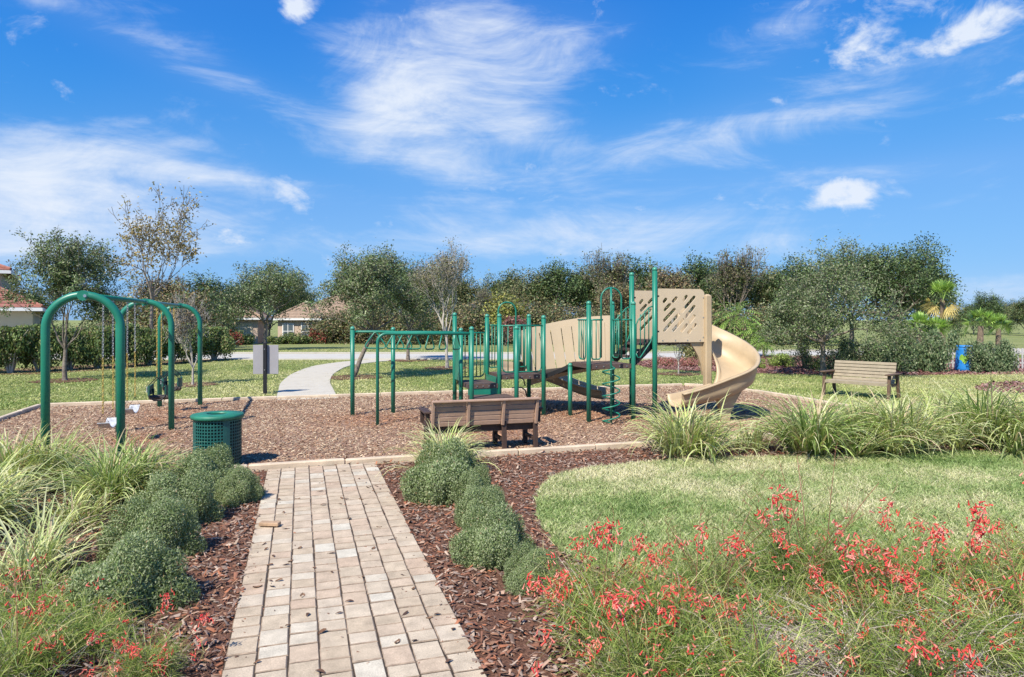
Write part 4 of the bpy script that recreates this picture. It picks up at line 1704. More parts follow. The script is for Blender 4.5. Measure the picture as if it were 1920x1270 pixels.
def mound_mesh(seed, n=34000):
    """low evergreen mound: sprigs on a lumpy dome, radius 1, height 1"""
    global rng
    keep = rng
    rng = np.random.default_rng(seed)
    d = rng.normal(0, 1, (n, 3))
    d[:, 2] = np.abs(d[:, 2]) * .9 - .12
    d /= np.linalg.norm(d, axis=1)[:, None]
    lump = np.zeros(n)
    for k in range(15):
        c = rng.normal(0, 1, 3); c[2] = abs(c[2]); c /= np.linalg.norm(c)
        lump = np.maximum(lump, np.exp(-((1 - d @ c) * rng.uniform(7, 15))) * rng.uniform(.7, 1.0))
    shell = rng.uniform(0, 1, n) ** .45
    rad = (.54 + .44 * lump) * (.55 + .45 * shell) + rng.normal(0, .015, n)
    c = d * rad[:, None]
    c[:, 2] = np.maximum(c[:, 2] * 1.08 + .05, .012)
    nr = d + rng.normal(0, .75, (n, 3))
    up = d + np.array([0, 0, .4])
    cols = pal_cols([(.115, .15, .068), (.15, .185, .09), (.09, .125, .052), (.19, .22, .12), (.225, .25, .15), (.13, .175, .065)], n, (.75, 1.25))
    fl = rng.uniform(0, 1, n) < .008
    cols[fl] = np.array((.30, .22, .14))
    me = leaf_quads(c, nr, rng.uniform(.030, .06, n), rng.uniform(.013, .023, n), cols, 'foliage', M['leaf_shrub'], up)
    mb = MB()
    for k in range(14):
        a = rng.uniform(0, 6.28)
        e = rng.uniform(.4, 1.2)
        pts = [(0.03 * math.cos(a), .03 * math.sin(a), 0), (.3 * math.cos(a) * math.cos(e), .3 * math.sin(a) * math.cos(e), .3 * math.sin(e)), (.62 * math.cos(a + .2) * math.cos(e), .62 * math.sin(a + .2) * math.cos(e), .62 * math.sin(e))]
        mb.tube(pts, [.02, .014, .006], 5)
    me2 = mb.mesh('stems', M['bark'])
    rng = keep
    return me, me2


MOUND = [mound_mesh(21), mound_mesh(22), mound_mesh(23)]


def mound(px, Y, w, h, k, label):
    x, y = PY(px, Y)
    t = thing('mounded_shrub', label, 'shrub', (x, y, 0), random.uniform(0, 6.28), 'low evergreen shrubs beside the paver path')
    for nm, me in zip(('foliage', 'stems'), MOUND[k]):
        o_ = link(nm, me, t)
        o_.scale = (w / 1.85, w / 1.85, h / .95)
    return t


mound(238, 4.75, .94, .50, 0, 'nearest and largest low shrub left of the path')
mound(285, 5.72, .86, .52, 1, 'second low shrub from the camera on the left side of the path')
mound(335, 6.72, .94, .52, 2, 'middle low shrub of the row left of the path')
mound(388, 7.85, 1.0, .54, 1, 'low shrub in front of the green litter bin')
mound(446, 7.45, .60, .40, 2, 'small low shrub at the path edge below the litter bin')
mound(832, 7.6, 1.08, .66, 0, 'largest low shrub right of the path in front of the bench')
mound(893, 7.3, .60, .44, 1, 'low shrub tucked against the largest one right of the path')
mound(905, 6.52, .62, .42, 2, 'small low shrub in the middle of the right hand row')
mound(922, 5.66, .80, .46, 0, 'bright round low shrub on the right nearest the lawn tip')
mound(998, 5.1, .48, .32, 1, 'smallest low shrub beside the red flowers right of the path')


# ------------------------------------------------------------------ firecracker plants
def fire_mesh(seed, n_stem=230, H=.62, n_fl=120, tall=6, greenness=1.0):
    global rng
    keep = rng
    rng = np.random.default_rng(seed)
    V, F, Cl = [], [], []
    FV, FF, FC = [], [], []
    fl_pts = []

    def ribbon(p, a, th, L_, w, nseg, c0, c1, droop, wob=.12):
        pts = [p.copy()]
        for k in range(nseg):
            t = (k + 1) / nseg
            thk = th - droop * t * t
            d = np.array([math.cos(a) * math.cos(thk), math.sin(a) * math.cos(thk), math.sin(thk)])
            a += rng.normal(0, wob)
            p = p + d * L_ / nseg
            p[2] = max(p[2], .02)
            pts.append(p.copy())
        o = len(V)
        ph = rng.uniform(0, 3.14)
        for k, q in enumerate(pts):
            t = k / nseg
            ww = w * (1 - .65 * t)
            s = np.array([-math.sin(a + ph), math.cos(a + ph), .3]) * ww
            V.append(q - s); V.append(q + s)
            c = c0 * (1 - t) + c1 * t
            Cl.append(c); Cl.append(c)
        for k in range(nseg):
            F.append((o + 2 * k, o + 2 * k + 1, o + 2 * k + 3, o + 2 * k + 2))
        return pts
    greens = [np.array(c) for c in ((.115, .175, .032), (.17, .225, .045), (.075, .12, .025), (.23, .26, .075), (.30, .28, .13))]
    for i in range(n_stem):
        a = rng.uniform(0, 6.28)
        r0 = abs(rng.normal(0, .11))
        p = np.array([r0 * math.cos(a), r0 * math.sin(a), 0.0])
        k = rng.uniform(.75, 1.2) * greenness
        g = greens[rng.integers(0, 5)] * k
        if rng.uniform() < .10:
            g = np.array((.36, .31, .25)) * rng.uniform(.7, 1.1)
        L_ = H * rng.uniform(.7, 1.45)
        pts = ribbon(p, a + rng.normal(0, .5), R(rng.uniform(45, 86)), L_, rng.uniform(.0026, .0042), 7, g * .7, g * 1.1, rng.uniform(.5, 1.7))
        # branchlets
        for q in pts[2:]:
            for _ in range(rng.integers(0, 3)):
                g2 = greens[rng.integers(0, 5)] * k
                ribbon(q.copy(), rng.uniform(0, 6.28), R(rng.uniform(-5, 70)), rng.uniform(.08, .22), .0024, 3, g2, g2 * 1.1, rng.uniform(0, 1.0))
        if rng.uniform() < .40:
            fl_pts += [(q, a) for q in pts[5:]]
    # dense low growth that hides the foot of the plant
    for i in range(620):
        a = rng.uniform(0, 6.28)
        r0 = .30 * rng.uniform(0, 1) ** .6
        z0 = rng.uniform(0, 1) * .62 * H * (1 - (r0 / .34) ** 2)
        g = greens[rng.integers(0, 4)] * rng.uniform(.7, 1.25) * greenness
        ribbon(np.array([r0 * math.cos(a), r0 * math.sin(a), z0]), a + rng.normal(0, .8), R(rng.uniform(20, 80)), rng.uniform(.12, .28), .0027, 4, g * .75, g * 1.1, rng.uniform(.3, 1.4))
    # flowering stems: reddish, taller, leaning
    for i in range(tall):
        a = rng.uniform(0, 6.28)
        p = np.array([rng.normal(0, .1), rng.normal(0, .1), .05])
        c0 = np.array((.085, .055, .03)); c1 = np.array((.19, .085, .055))
        pts = ribbon(p, a, R(rng.uniform(58, 84)), H * rng.uniform(1.25, 1.85), .0046, 9, c0, c1, rng.uniform(.1, .9), .08)
        for q in pts[4:]:
            for _ in range(2):
                ribbon(q.copy(), rng.uniform(0, 6.28), R(rng.uniform(20, 70)), rng.uniform(.05, .14), .0016, 3, c1, c1 * .9, .2)
        fl_pts += [(q, a) for q in pts[5:]] * 3
    reds = [np.array(c) for c in ((.70, .075, .06), (.80, .13, .10), (.85, .22, .17), (.62, .05, .06), (.88, .34, .27))]
    fl_idx = rng.integers(0, len(fl_pts), max(5, n_fl // 12))
    for idx in fl_idx:
        q0, a = fl_pts[idx]
        for c_ in range(rng.integers(6, 20)):
            q = q0 + rng.normal(0, .034, 3)
            az_ = rng.uniform(0, 6.28)
            th = R(rng.uniform(-80, -15)) if rng.uniform() < .8 else R(rng.uniform(-10, 30))
            d = np.array([math.cos(az_) * math.cos(th), math.sin(az_) * math.cos(th), math.sin(th)])
            s = np.cross(d, [0.1, .2, 1]); s /= np.linalg.norm(s)
            b = np.cross(d, s)
            L_ = rng.uniform(.028, .048)
            r0, r1 = .0028, .0056
            c = reds[rng.integers(0, 5)] * rng.uniform(.8, 1.2)
            o = len(FV)
            for t, rr in ((0, r0), (.75, r1), (1, r1 * 1.5)):
                for k in range(4):
                    an = math.pi / 2 * k
                    FV.append(q + d * L_ * t + (s * math.cos(an) + b * math.sin(an)) * rr)
                    FC.append(np.minimum(c * (1 + .25 * t), .9))
            for r_ in range(2):
                for k in range(4):
                    k2 = (k + 1) % 4
                    FF.append((o + r_ * 4 + k, o + r_ * 4 + k2, o + r_ * 4 + 4 + k2, o + r_ * 4 + 4 + k))
    me = np_mesh('stems', np.array(V), np.array(F), M['blade'], np.array(Cl))
    me2 = np_mesh('flowers', np.array(FV), np.array(FF), M['flower'], np.array(FC))
    # dead grey thatch low down
    V, F, Cl = [], [], []
    for i in range(220):
        a = rng.uniform(0, 6.28)
        p = np.array([rng.normal(0, .16), rng.normal(0, .16), rng.uniform(.0, .1)])
        g = np.array((.38, .33, .29)) * rng.uniform(.55, 1.15)
        ribbon(p, a, R(rng.uniform(5, 60)), rng.uniform(.15, .42), .0022, 4, g, g, rng.uniform(.3, 1.5), .25)
    me3 = np_mesh('dry_stems', np.array(V), np.array(F), M['blade'], np.array(Cl))
    rng = keep
    return me, me2, me3


FIRE = [fire_mesh(31, 200, .50, 130, 2, 1.12), fire_mesh(32, 230, .54, 240, 3, .92), fire_mesh(33, 190, .48, 400, 4, 1.0), fire_mesh(34, 210, .56, 120, 12, .80)]


def fire(px, Y, s, k, label, rz=None):
    x, y = PY(px, Y)
    t = thing('firecracker_plant', label, 'plant', (x, y, 0), random.uniform(0, 6.28) if rz is None else rz, 'red flowering firecracker plants')
    for nm, me in zip(('stems', 'flowers', 'dry_stems'), FIRE[k]):
        o_ = link(nm, me, t)
        o_.scale = (s, s, s)
        if nm == 'flowers':
            o_['kind'] = 'stuff'


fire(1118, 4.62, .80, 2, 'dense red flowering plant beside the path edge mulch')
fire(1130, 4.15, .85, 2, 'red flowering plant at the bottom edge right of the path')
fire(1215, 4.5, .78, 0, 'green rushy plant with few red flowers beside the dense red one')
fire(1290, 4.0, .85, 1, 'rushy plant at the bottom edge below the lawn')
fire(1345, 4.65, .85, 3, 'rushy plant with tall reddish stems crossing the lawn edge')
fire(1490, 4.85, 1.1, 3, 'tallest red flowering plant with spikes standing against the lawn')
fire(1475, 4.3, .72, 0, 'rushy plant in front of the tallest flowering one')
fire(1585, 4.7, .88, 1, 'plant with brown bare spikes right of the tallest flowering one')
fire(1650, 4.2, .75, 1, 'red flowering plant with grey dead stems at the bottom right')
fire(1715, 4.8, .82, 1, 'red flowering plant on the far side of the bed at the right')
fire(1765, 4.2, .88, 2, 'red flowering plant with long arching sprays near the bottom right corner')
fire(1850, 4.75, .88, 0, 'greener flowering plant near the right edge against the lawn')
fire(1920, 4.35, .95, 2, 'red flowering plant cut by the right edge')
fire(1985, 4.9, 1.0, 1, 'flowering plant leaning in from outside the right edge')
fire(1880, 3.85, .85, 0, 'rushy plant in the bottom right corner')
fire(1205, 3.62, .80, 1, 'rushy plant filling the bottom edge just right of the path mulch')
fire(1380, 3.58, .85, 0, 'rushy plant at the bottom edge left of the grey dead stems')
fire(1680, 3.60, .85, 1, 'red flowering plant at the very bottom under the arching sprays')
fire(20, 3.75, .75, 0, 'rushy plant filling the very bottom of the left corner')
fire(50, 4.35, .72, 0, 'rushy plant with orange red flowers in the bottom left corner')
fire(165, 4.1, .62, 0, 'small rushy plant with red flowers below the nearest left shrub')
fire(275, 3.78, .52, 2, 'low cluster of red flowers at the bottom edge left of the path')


for px_, Y_, s_, lb_ in ((1405, 4.05, 1.2, 'tuft of grey dead stems among the red flowers below the lawn'), (1590, 3.85, 1.5, 'larger tuft of grey dead stems at the bottom right of the bed'),
                         (1835, 4.0, 1.5, 'tuft of grey dead stems near the bottom right corner')):
    x, y = PY(px_, Y_)
    t = thing('dead_stem_tuft', lb_, 'dead plant', (x, y, .02), px_, 'grey dead tufts in the flower bed')
    for k_ in range(3):
        o_ = link('dry_stems', FIRE[k_][2], t)
        o_.scale = (s_, s_, s_ * .8)
        o_.rotation_euler = (0, 0, k_ * 2.0)


# ------------------------------------------------------------------ fallen leaves and bits on the pavers
def leaf_meshes():
    out = []
    for k in range(4):
        r_ = random.Random(50 + k)
        L_, W_ = r_.uniform(.045, .065), r_.uniform(.020, .030)
        vs, fs = [], []
        n = 5
        for i in range(n + 1):
            t = i / n
            w = W_ * math.sin(math.pi * min(.97, t + .06)) ** .8
            z = .004 + .006 * math.sin(t * 3.1 + k)
            cup = .003 + .004 * (k % 2)
            vs += [(t * L_ - L_ / 2, -w / 2, z + cup), (t * L_ - L_ / 2, 0, z), (t * L_ - L_ / 2, w / 2, z + cup * .7)]
        for i in range(n):
            a = i * 3
            fs += [(a, a + 3, a + 4, a + 1), (a + 1, a + 4, a + 5, a + 2)]
        me = MB().add(vs, fs).mesh('fallen_leaf', M['leaf_dead'])
        add_col(me, np.tile(np.array([(.11, .06, .04), (.16, .085, .05), (.075, .045, .035), (.20, .12, .075)][k]), (len(vs), 1)))
        out.append(me)
    return out


LM = leaf_meshes()
leaf_px = [(493, 936), (523, 937), (600, 921), (558, 935), (606, 947), (532, 961), (536, 991), (562, 1027), (512, 1043), (506, 1060), (534, 1059), (545, 1052), (507, 1089), (523, 1089), (510, 1099), (483, 1100),
           (622, 1073), (680, 1082), (756, 1078), (775, 1103), (636, 1150), (540, 1173), (759, 1151), (805, 1158), (820, 1152), (850, 1180), (734, 1011), (711, 988), (719, 962), (655, 973), (690, 914), (700, 920), (713, 917),
           (706, 912), (694, 912), (641, 934), (649, 936), (638, 945), (685, 945), (677, 936), (673, 898), (686, 905), (647, 883), (522, 883), (600, 1260), (482, 1242), (781, 1200), (745, 1203), (577, 1153), (499, 1030),
           (621, 1037), (700, 1028), (655, 1128), (589, 1065), (495, 1020), (567, 1117), (842, 1240), (604, 1186)]
for i, (px, py) in enumerate(leaf_px):
    x, y = G(px, py, .035)
    if not (PATH_X0 - .1 < x < PATH_X1 + .1):
        continue
    o_ = link('fallen_leaf', LM[i % 4], None, (x, y, .031), random.uniform(0, 6.28))
    s_ = random.uniform(.7, 1.25)
    o_.scale = (s_, s_, s_)
    kind_ = ('chestnut brown oval', 'tan brown curled', 'nearly black shrivelled', 'pale brown curled')[i % 4]
    zone_ = 'nearest the camera' if y < 5.2 else ('halfway along the path' if y < 7 else 'near the play area edging')
    tag(o_, kind_ + ' dead leaf on the pavers ' + zone_, 'leaf', 'dead leaves on the paver path')
x, y = G(506, 983, .05)
mb = MB().box((0, 0, .02), (.19, .075, .035), bev=.006)
tag(mb.build('wood_block', simple('driftwood', (.40, .27, .17), .9, .25, 12, bump=.5), None, (x, y, .035), R(-22)), 'flat tan piece of wood lying across the left path edge', 'wood piece')
x, y = G(125, 1030)
vs = [(-.19, -.06, .03), (.13, -.075, .045), (.17, .05, .05), (-.10, .085, .035), (-.19, -.06, .0), (.13, -.075, .015), (.17, .05, .02), (-.10, .085, .005)]
tag(MB().add(vs, [(0, 1, 2, 3), (7, 6, 5, 4), (0, 4, 5, 1), (1, 5, 6, 2), (2, 6, 7, 3), (3, 7, 4, 0)]).build('bark_slab', simple('bark_slab', (.30, .12, .08), .85, .25, 12, bump=.5), None, (x, y, .03), R(-12)), 'large flat reddish slab of bark in the left bed', 'bark piece')


# ------------------------------------------------------------------ trees
def grow(seed, H, W, trunk_h, trunk_r, levels=4, k0=5, spread=38, wob=.21, up=.10, lean=(0, 0), shape=1.0, kids=(2, 4)):
    r_ = random.Random(seed)
    segs, tips = [], []

    def gv(s):
        return Vector((r_.gauss(0, s), r_.gauss(0, s), r_.gauss(0, s)))

    def branch(p, d, L_, r, lev):
        n = 3
        r_end = r * .62
        for i in range(n):
            d = (d + gv(wob) + Vector((0, 0, up))).normalized()
            q = p + d * (L_ / n)
            ra, rb = r + (r_end - r) * i / n, r + (r_end - r) * (i + 1) / n
            segs.append((p, q, ra, rb, lev))
            p = q
            if lev >= levels - 1:
                tips.append((p, lev))
            elif lev >= 1 and i >= 1 and r_.random() < .6:
                sd = (d + gv(.9)).normalized()
                branch(p, sd, L_ * .5, rb * .45, max(lev + 1, levels - 1))
        if lev >= levels:
            return
        k = r_.randint(*kids)
        az0 = r_.uniform(0, 6.28)
        for j in range(k):
            o = d.orthogonal().normalized()
            o.rotate(Matrix.Rotation(az0 + j * 6.283 / k + r_.gauss(0, .35), 3, d))
            sp = R(spread * r_.uniform(.6, 1.35))
            branch(p, (d * math.cos(sp) + o * math.sin(sp)).normalized(), L_ * r_.uniform(.62, .88), r_end * r_.uniform(.6, .85), lev + 1)
    p = Vector((0, 0, -.05))
    d = Vector((lean[0], lean[1], 1)).normalized()
    n = 5
    for i in range(n):
        dd = (d + gv(.05)).normalized()
        q = p + dd * (trunk_h / n)
        ra = trunk_r * (1.25 if i == 0 else 1.0 - .06 * i)
        segs.append((p, q, ra, trunk_r * (1.0 - .06 * (i + 1)), -1))
        p = q
    az0 = r_.uniform(0, 6.28)
    for j in range(k0):
        a = az0 + 6.283 * j / k0 + r_.gauss(0, .25)
        sp = R(spread * r_.uniform(.7, 1.5)) if j else R(8)
        branch(p, Vector((math.cos(a) * math.sin(sp), math.sin(a) * math.sin(sp), math.cos(sp))), (H - trunk_h) * .36 * shape * r_.uniform(.8, 1.15), trunk_r * .55 * r_.uniform(.7, 1.1), 0)
    P_ = np.array([t[0] for t in tips])
    base = np.array(p)
    sxy = W / 2 / max(.1, np.percentile(np.hypot(P_[:, 0] - base[0], P_[:, 1] - base[1]), 96))
    sz = (H - trunk_h) / max(.1, np.percentile(P_[:, 2], 99.3) - trunk_h)

    def tr(v):
        if v.z <= trunk_h:
            return v
        f = min(1, (v.z - trunk_h) / .6 + .0)
        s = 1 + (sxy - 1) * max(f, .5 if v.z > trunk_h else 0)
        return Vector((base[0] + (v.x - base[0]) * s, base[1] + (v.y - base[1]) * s, trunk_h + (v.z - trunk_h) * sz))
    segs = [(tr(a), tr(b), ra, rb, lv) for a, b, ra, rb, lv in segs]
    tips = np.array([tr(t[0]) for t in tips])
    return segs, tips, base


def tree_meshes(seed, H, W, trunk_h, trunk_r, n_leaf, leaf, pal, bark='bark', sig=.035, bare=0.0, minr=.006, val=(.55, 1.45), **kw):
    global rng
    keep = rng
    rng = np.random.default_rng(seed)
    segs, tips, base = grow(seed, H, W, trunk_h, trunk_r, **kw)
    mb = MB()
    for a, b, ra, rb, lv in segs:
        if (b - a).length < 1e-4:
            continue
        nn = 9 if lv < 0 else (6 if lv < 1 else (4 if lv < 3 else 3))
        mb.tube([a, b + (b - a) * .04], [max(ra, minr), max(rb, minr * .8)], nn, caps=False)
    me = mb.mesh('trunk', M[bark], True)
    w = rng.uniform(0, 1, len(tips)) ** 2.6 + .03
    if bare:
        w[rng.uniform(0, 1, len(tips)) < bare] = 0
    w /= w.sum()
    idx = rng.choice(len(tips), n_leaf, p=w)
    c = tips[idx] + rng.normal(0, sig * W, (n_leaf, 3)) * np.array([1, 1, .8])
    c[:, 2] = np.maximum(c[:, 2], .1)
    mid = np.array([base[0], base[1], trunk_h + (H - trunk_h) * .35])
    outw = c - mid
    outw /= np.linalg.norm(outw, axis=1)[:, None] + 1e-6
    nr = outw * .5 + np.array([0, 0, .45]) + rng.normal(0, .7, (n_leaf, 3))
    tipv = rng.uniform(val[0], val[1], len(tips))[idx]
    cols = pal_cols(pal, n_leaf, (.8, 1.25)) * tipv[:, None]
    me2 = leaf_quads(c, nr, rng.uniform(.75, 1.3, n_leaf) * leaf, rng.uniform(.35, .6, n_leaf) * leaf, cols, 'crown', M['leaf_tree'])
    rng = keep
    return me, me2


OAKP = [(.085, .125, .05), (.12, .155, .068), (.06, .095, .035), (.16, .185, .095), (.20, .21, .125), (.10, .15, .045)]
DARKP = [(.045, .08, .026), (.07, .11, .036), (.03, .055, .018), (.10, .14, .048)]
OLIVEP = [(.12, .13, .055), (.16, .16, .07), (.09, .10, .04), (.20, .17, .085), (.14, .15, .06)]
RUSTP = [(.19, .125, .065), (.16, .12, .06), (.22, .17, .08), (.12, .10, .05), (.17, .10, .06)]
SYCP = [(.28, .21, .075), (.20, .15, .06), (.34, .25, .08), (.13, .11, .05), (.22, .20, .07)]
BAREP = [(.17, .15, .11), (.14, .12, .085), (.10, .11, .06), (.19, .165, .125)]


def put_tree(name, label, me_pair, px, Y, s=1.0, rz=0.0, group=None, sz=None, cat='tree', ring=0.0):
    x, y = PY(px, Y)
    z = float(gz(x, y))
    t = thing(name, label, cat, (x, y, z), rz, group)
    for nm, me in zip(('trunk', 'crown'), me_pair):
        o_ = link(nm, me, t)
        o_.scale = (s, s, sz or s)
    if ring:
        n = 26
        r_ = random.Random(int(px * 7 + Y))
        pts = [(x + ring * r_.uniform(.85, 1.1) * math.cos(6.283 * i / n), y + ring * r_.uniform(.85, 1.1) * math.sin(6.283 * i / n)) for i in range(n)]
        TREE_RINGS.append((pts, z, (x, y, ring)))
    return t


TREE_RINGS = []
oak_l = tree_meshes(101, 4.6, 3.3, 1.05, .075, 21000, .085, OAKP, sig=.030, k0=6, spread=40, up=.14)
put_tree('oak_tree', 'grey green young oak seen through the near swing arch', oak_l, 122, 22.0, group='young park trees', ring=.95)
sap = tree_meshes(102, 2.7, 1.5, .55, .038, 900, .08, RUSTP + BAREP, bark='bark_light', sig=.06, k0=5, spread=30, minr=.006, up=.2)
put_tree('sapling', 'thin pale barked sapling with rusty leaves behind the far swing arch', sap, 361, 20.6, group='young park trees', ring=.75)
oak_lean = tree_meshes(103, 4.3, 3.6, 1.8, .085, 21000, .085, OAKP, sig=.030, k0=6, lean=(.42, .05), spread=44, up=.12)
put_tree('oak_tree', 'leaning young oak behind the overhead ring ladder', oak_lean, 660, 23.2, rz=-YAW, group='young park trees', ring=1.0)
oak_m = tree_meshes(104, 5.8, 7.4, 1.7, .13, 20000, .14, OAKP, sig=.030, k0=6, spread=44, up=.10)
put_tree('oak_tree', 'spreading oak in front of the beige house', oak_m, 496, 46.0, group='young park trees')
bare_t = tree_meshes(105, 5.0, 3.0, 1.3, .07, 5200, .08, BAREP + OLIVEP, bark='bark_light', sig=.05, k0=6, spread=24, up=.22, minr=.008, bare=.2)
put_tree('bare_tree', 'upright half bare grey tree behind the left tower', bare_t, 838, 27.6, group='young park trees', ring=1.0)
oak_d = tree_meshes(106, 6.0, 5.4, 1.9, .11, 15000, .12, DARKP + OAKP[:2], sig=.05, k0=6, spread=42)
put_tree('oak_tree', 'darker rounded oak between the leaning oak and the half bare tree', oak_d, 765, 32.6, .80, group='young park trees', ring=1.0)
oak_r = tree_meshes(107, 4.4, 5.2, 1.25, .10, 27000, .085, OAKP, sig=.028, k0=7, spread=50, up=.06)
put_tree('oak_tree', 'broad young oak with grey trunk behind the far bench', oak_r, 1543, 24.0, group='young park trees', ring=.0)
big = tree_meshes(108, 8.5, 11.0, 2.4, .26, 22000, .21, DARKP + OAKP[:3], sig=.030, k0=7, spread=46)
put_tree('oak_tree', 'tall dark oak with thick trunk right of the broad young oak', big, 1672, 58.0, group='large oaks on the right')
big2 = tree_meshes(109, 8.3, 10.0, 2.2, .22, 20000, .21, OAKP, sig=.030, k0=6, spread=46)
put_tree('oak_tree', 'grey green oak standing directly behind the broad young oak', big2, 1597, 60.0, group='large oaks on the right')
syc = tree_meshes(110, 9.4, 6.6, 3.2, .11, 2700, .19, SYCP, bark='bark', sig=.035, k0=6, spread=26, up=.10, minr=.014, kids=(2, 3))
put_tree('sycamore', 'tall thin tree with sparse golden leaves rising above the swings', syc, 284, 40.0)
twig = tree_meshes(111, 2.0, 1.7, .5, .03, 380, .07, BAREP, bark='bark_light', sig=.06, k0=5, spread=34, minr=.008)
put_tree('sapling', 'small white stemmed sapling seen below the slotted panel', twig, 1272, 24.6, group='young park trees', ring=.8)

# wood behind: prototypes, then single trees
WOOD = {
    'dark': tree_meshes(121, 9, 8.5, 1.2, .2, 13000, .28, DARKP, sig=.045, k0=6, spread=44),
    'dark2': tree_meshes(122, 9, 7.5, 1.0, .2, 13000, .28, DARKP + OLIVEP[:2], sig=.045, k0=6, spread=40),
    'olive': tree_meshes(123, 8.5, 8.5, .9, .2, 13000, .27, OLIVEP + DARKP[:2], sig=.045, k0=7, spread=46),
    'rust': tree_meshes(124, 8, 7, 1.0, .17, 5500, .28, RUSTP + OLIVEP, sig=.06, k0=6, spread=36, minr=.02),
    'bare': tree_meshes(125, 10, 5.5, 1.8, .16, 4600, .24, OLIVEP + DARKP[:2] + BAREP[:2], sig=.05, k0=6, spread=24, up=.2, minr=.018),
    'brush': tree_meshes(126, 4, 6.5, .3, .08, 8500, .24, OLIVEP + DARKP + RUSTP[:3], sig=.07, k0=8, spread=58, minr=.015),
}
wood = [
    # px, Y, top py, kind, label
    (-10, 62, 500, 'rust', 'golden brown tree above the red roof at the left edge'),
    (60, 66, 545, 'dark', 'dark tree between the red roof and the young oak'),
    (225, 60, 552, 'rust', 'rusty tree behind the hedge left of the tall golden tree'),
    (320, 58, 520, 'rust', 'brownish tree just right of the tall golden tree'),
    (395, 66, 520, 'dark', 'dark tree above the right end of the hedge'),
    (452, 90, 535, 'dark2', 'dark tree behind the roof of the left beige house'),
    (505, 95, 525, 'dark', 'dark tree top left of the beige house roof'),
    (555, 100, 540, 'dark2', 'dark tree behind the ridge of the beige house'),
    (712, 96, 512, 'olive', 'olive tree filling the gap behind the leaning oak'),
    (845, 98, 520, 'dark', 'dark tree directly behind the half bare grey tree'),
    (1130, 98, 508, 'olive', 'olive tree deep in the wood above the spiral climber'),
    (1345, 98, 500, 'dark2', 'dark tree deep in the wood above the hood end'),
    (1470, 98, 505, 'dark', 'dark tree deep in the wood left of the broad young oak'),
    (668, 84, 508, 'dark2', 'dark tree right of the beige house roof'),
    (745, 80, 492, 'dark', 'tall dark tree behind the darker rounded oak'),
    (800, 84, 515, 'olive', 'olive tree left of the half bare grey tree'),
    (880, 84, 520, 'olive', 'olive tree right of the half bare grey tree'),
    (905, 70, 545, 'bare', 'low bare tree in front of the wood left of the left hoop'),
    (945, 88, 512, 'dark2', 'dark tree above the left hoop of the play structure'),
    (1000, 84, 510, 'olive', 'olive tree between the left tower and the tan wall'),
    (1050, 82, 496, 'dark', 'broad dark tree directly above the curved tan wall'),
    (1105, 86, 505, 'dark2', 'dark tree above the spiral climber'),
    (1150, 78, 474, 'bare', 'tall bare topped tree left of the high green posts'),
    (1170, 70, 530, 'rust', 'brown tree behind the high green posts'),
    (1212, 92, 491, 'dark', 'dark pine-like tree between the two high posts'),
    (1265, 84, 505, 'rust', 'brownish tree behind the slotted tan panel'),
    (1305, 90, 489, 'dark', 'dark round tree above the slotted tan panel'),
    (1372, 74, 468, 'bare', 'tall tree with thin brown top right of the slotted panel'),
    (1385, 80, 500, 'dark2', 'dark tree behind the slide hood end'),
    (1440, 84, 510, 'olive', 'olive tree between the slide and the broad young oak'),
    (1500, 78, 492, 'dark', 'dark tree behind the left side of the broad young oak'),
    (1735, 66, 500, 'dark', 'dark tree right of the tall dark oak'),
    (1855, 112, 552, 'dark', 'far round tree beyond the meadow near the right edge'),
    (1925, 105, 563, 'dark2', 'far tree cut by the right edge beyond the meadow'),
    (1826, 118, 572, 'dark2', 'far tree left of the round far tree beyond the meadow'),
    (1893, 120, 566, 'olive', 'far olive tree between two dark ones beyond the meadow'),
    (1800, 150, 588, 'olive', 'small far tree beyond the tall palm'),
]
for i, (px, Y, top, kind, label) in enumerate(wood):
    x, y = PY(px, Y)
    h = zat(top, Y) - float(gz(x, y))
    h0 = {'dark': 9, 'dark2': 9, 'olive': 8.5, 'rust': 8, 'bare': 10, 'brush': 4}[kind]
    s_ = h / h0
    put_tree('woodland_tree', label, WOOD[kind], px, Y, s_ * (1.12 if h < 7 else 1.0), rz=random.uniform(0, 6.28), group='trees of the wood behind the park', sz=s_)
brush = [(620, 72, 'brush at the right corner of the beige house'), (700, 70, 'brush below the darker rounded oak'), (790, 68, 'brush left of the half bare tree'), (870, 66, 'brush behind the left tower panel'),
         (950, 70, 'yellowish brush below the left hoop'), (1030, 68, 'brush behind the curved tan wall'), (1110, 66, 'brush behind the spiral climber'), (1190, 68, 'brush behind the stairs of the structure'),
         (1275, 64, 'brush below the slotted tan panel'), (1350, 62, 'brush behind the slide column'), (1440, 68, 'brush between the palms and the broad young oak'), (250, 50, 'brush behind the hedge seen through the swings'), (350, 50, 'brush behind the right part of the hedge')]
for i, (px, Y, label) in enumerate(brush):
    put_tree('wild_shrub', 'tangled olive and rust ' + label, WOOD['brush'], px, Y, random.uniform(.9, 1.15), rz=i * 1.7, group='brush at the edge of the wood', sz=random.uniform(.8, 1.05), cat='shrub')
yel = tree_meshes(131, 3.4, 2.6, .5, .05, 2600, .22, [(.20, .21, .05), (.24, .22, .06), (.14, .17, .045)], sig=.08, k0=6, spread=30)
put_tree('wild_shrub', 'bright yellow green bush below the left hoop', yel, 948, 58, 1.3, cat='shrub', group='brush at the edge of the wood')
red = tree_meshes(132, 1.8, 1.6, .3, .03, 1200, .18, [(.20, .06, .06), (.16, .07, .055), (.18, .10, .08)], sig=.09, k0=6, spread=36)
put_tree('wild_shrub', 'small red leaved bush seen between the bars of the left tower', red, 968, 52, 1.25, cat='shrub', group='brush at the edge of the wood')

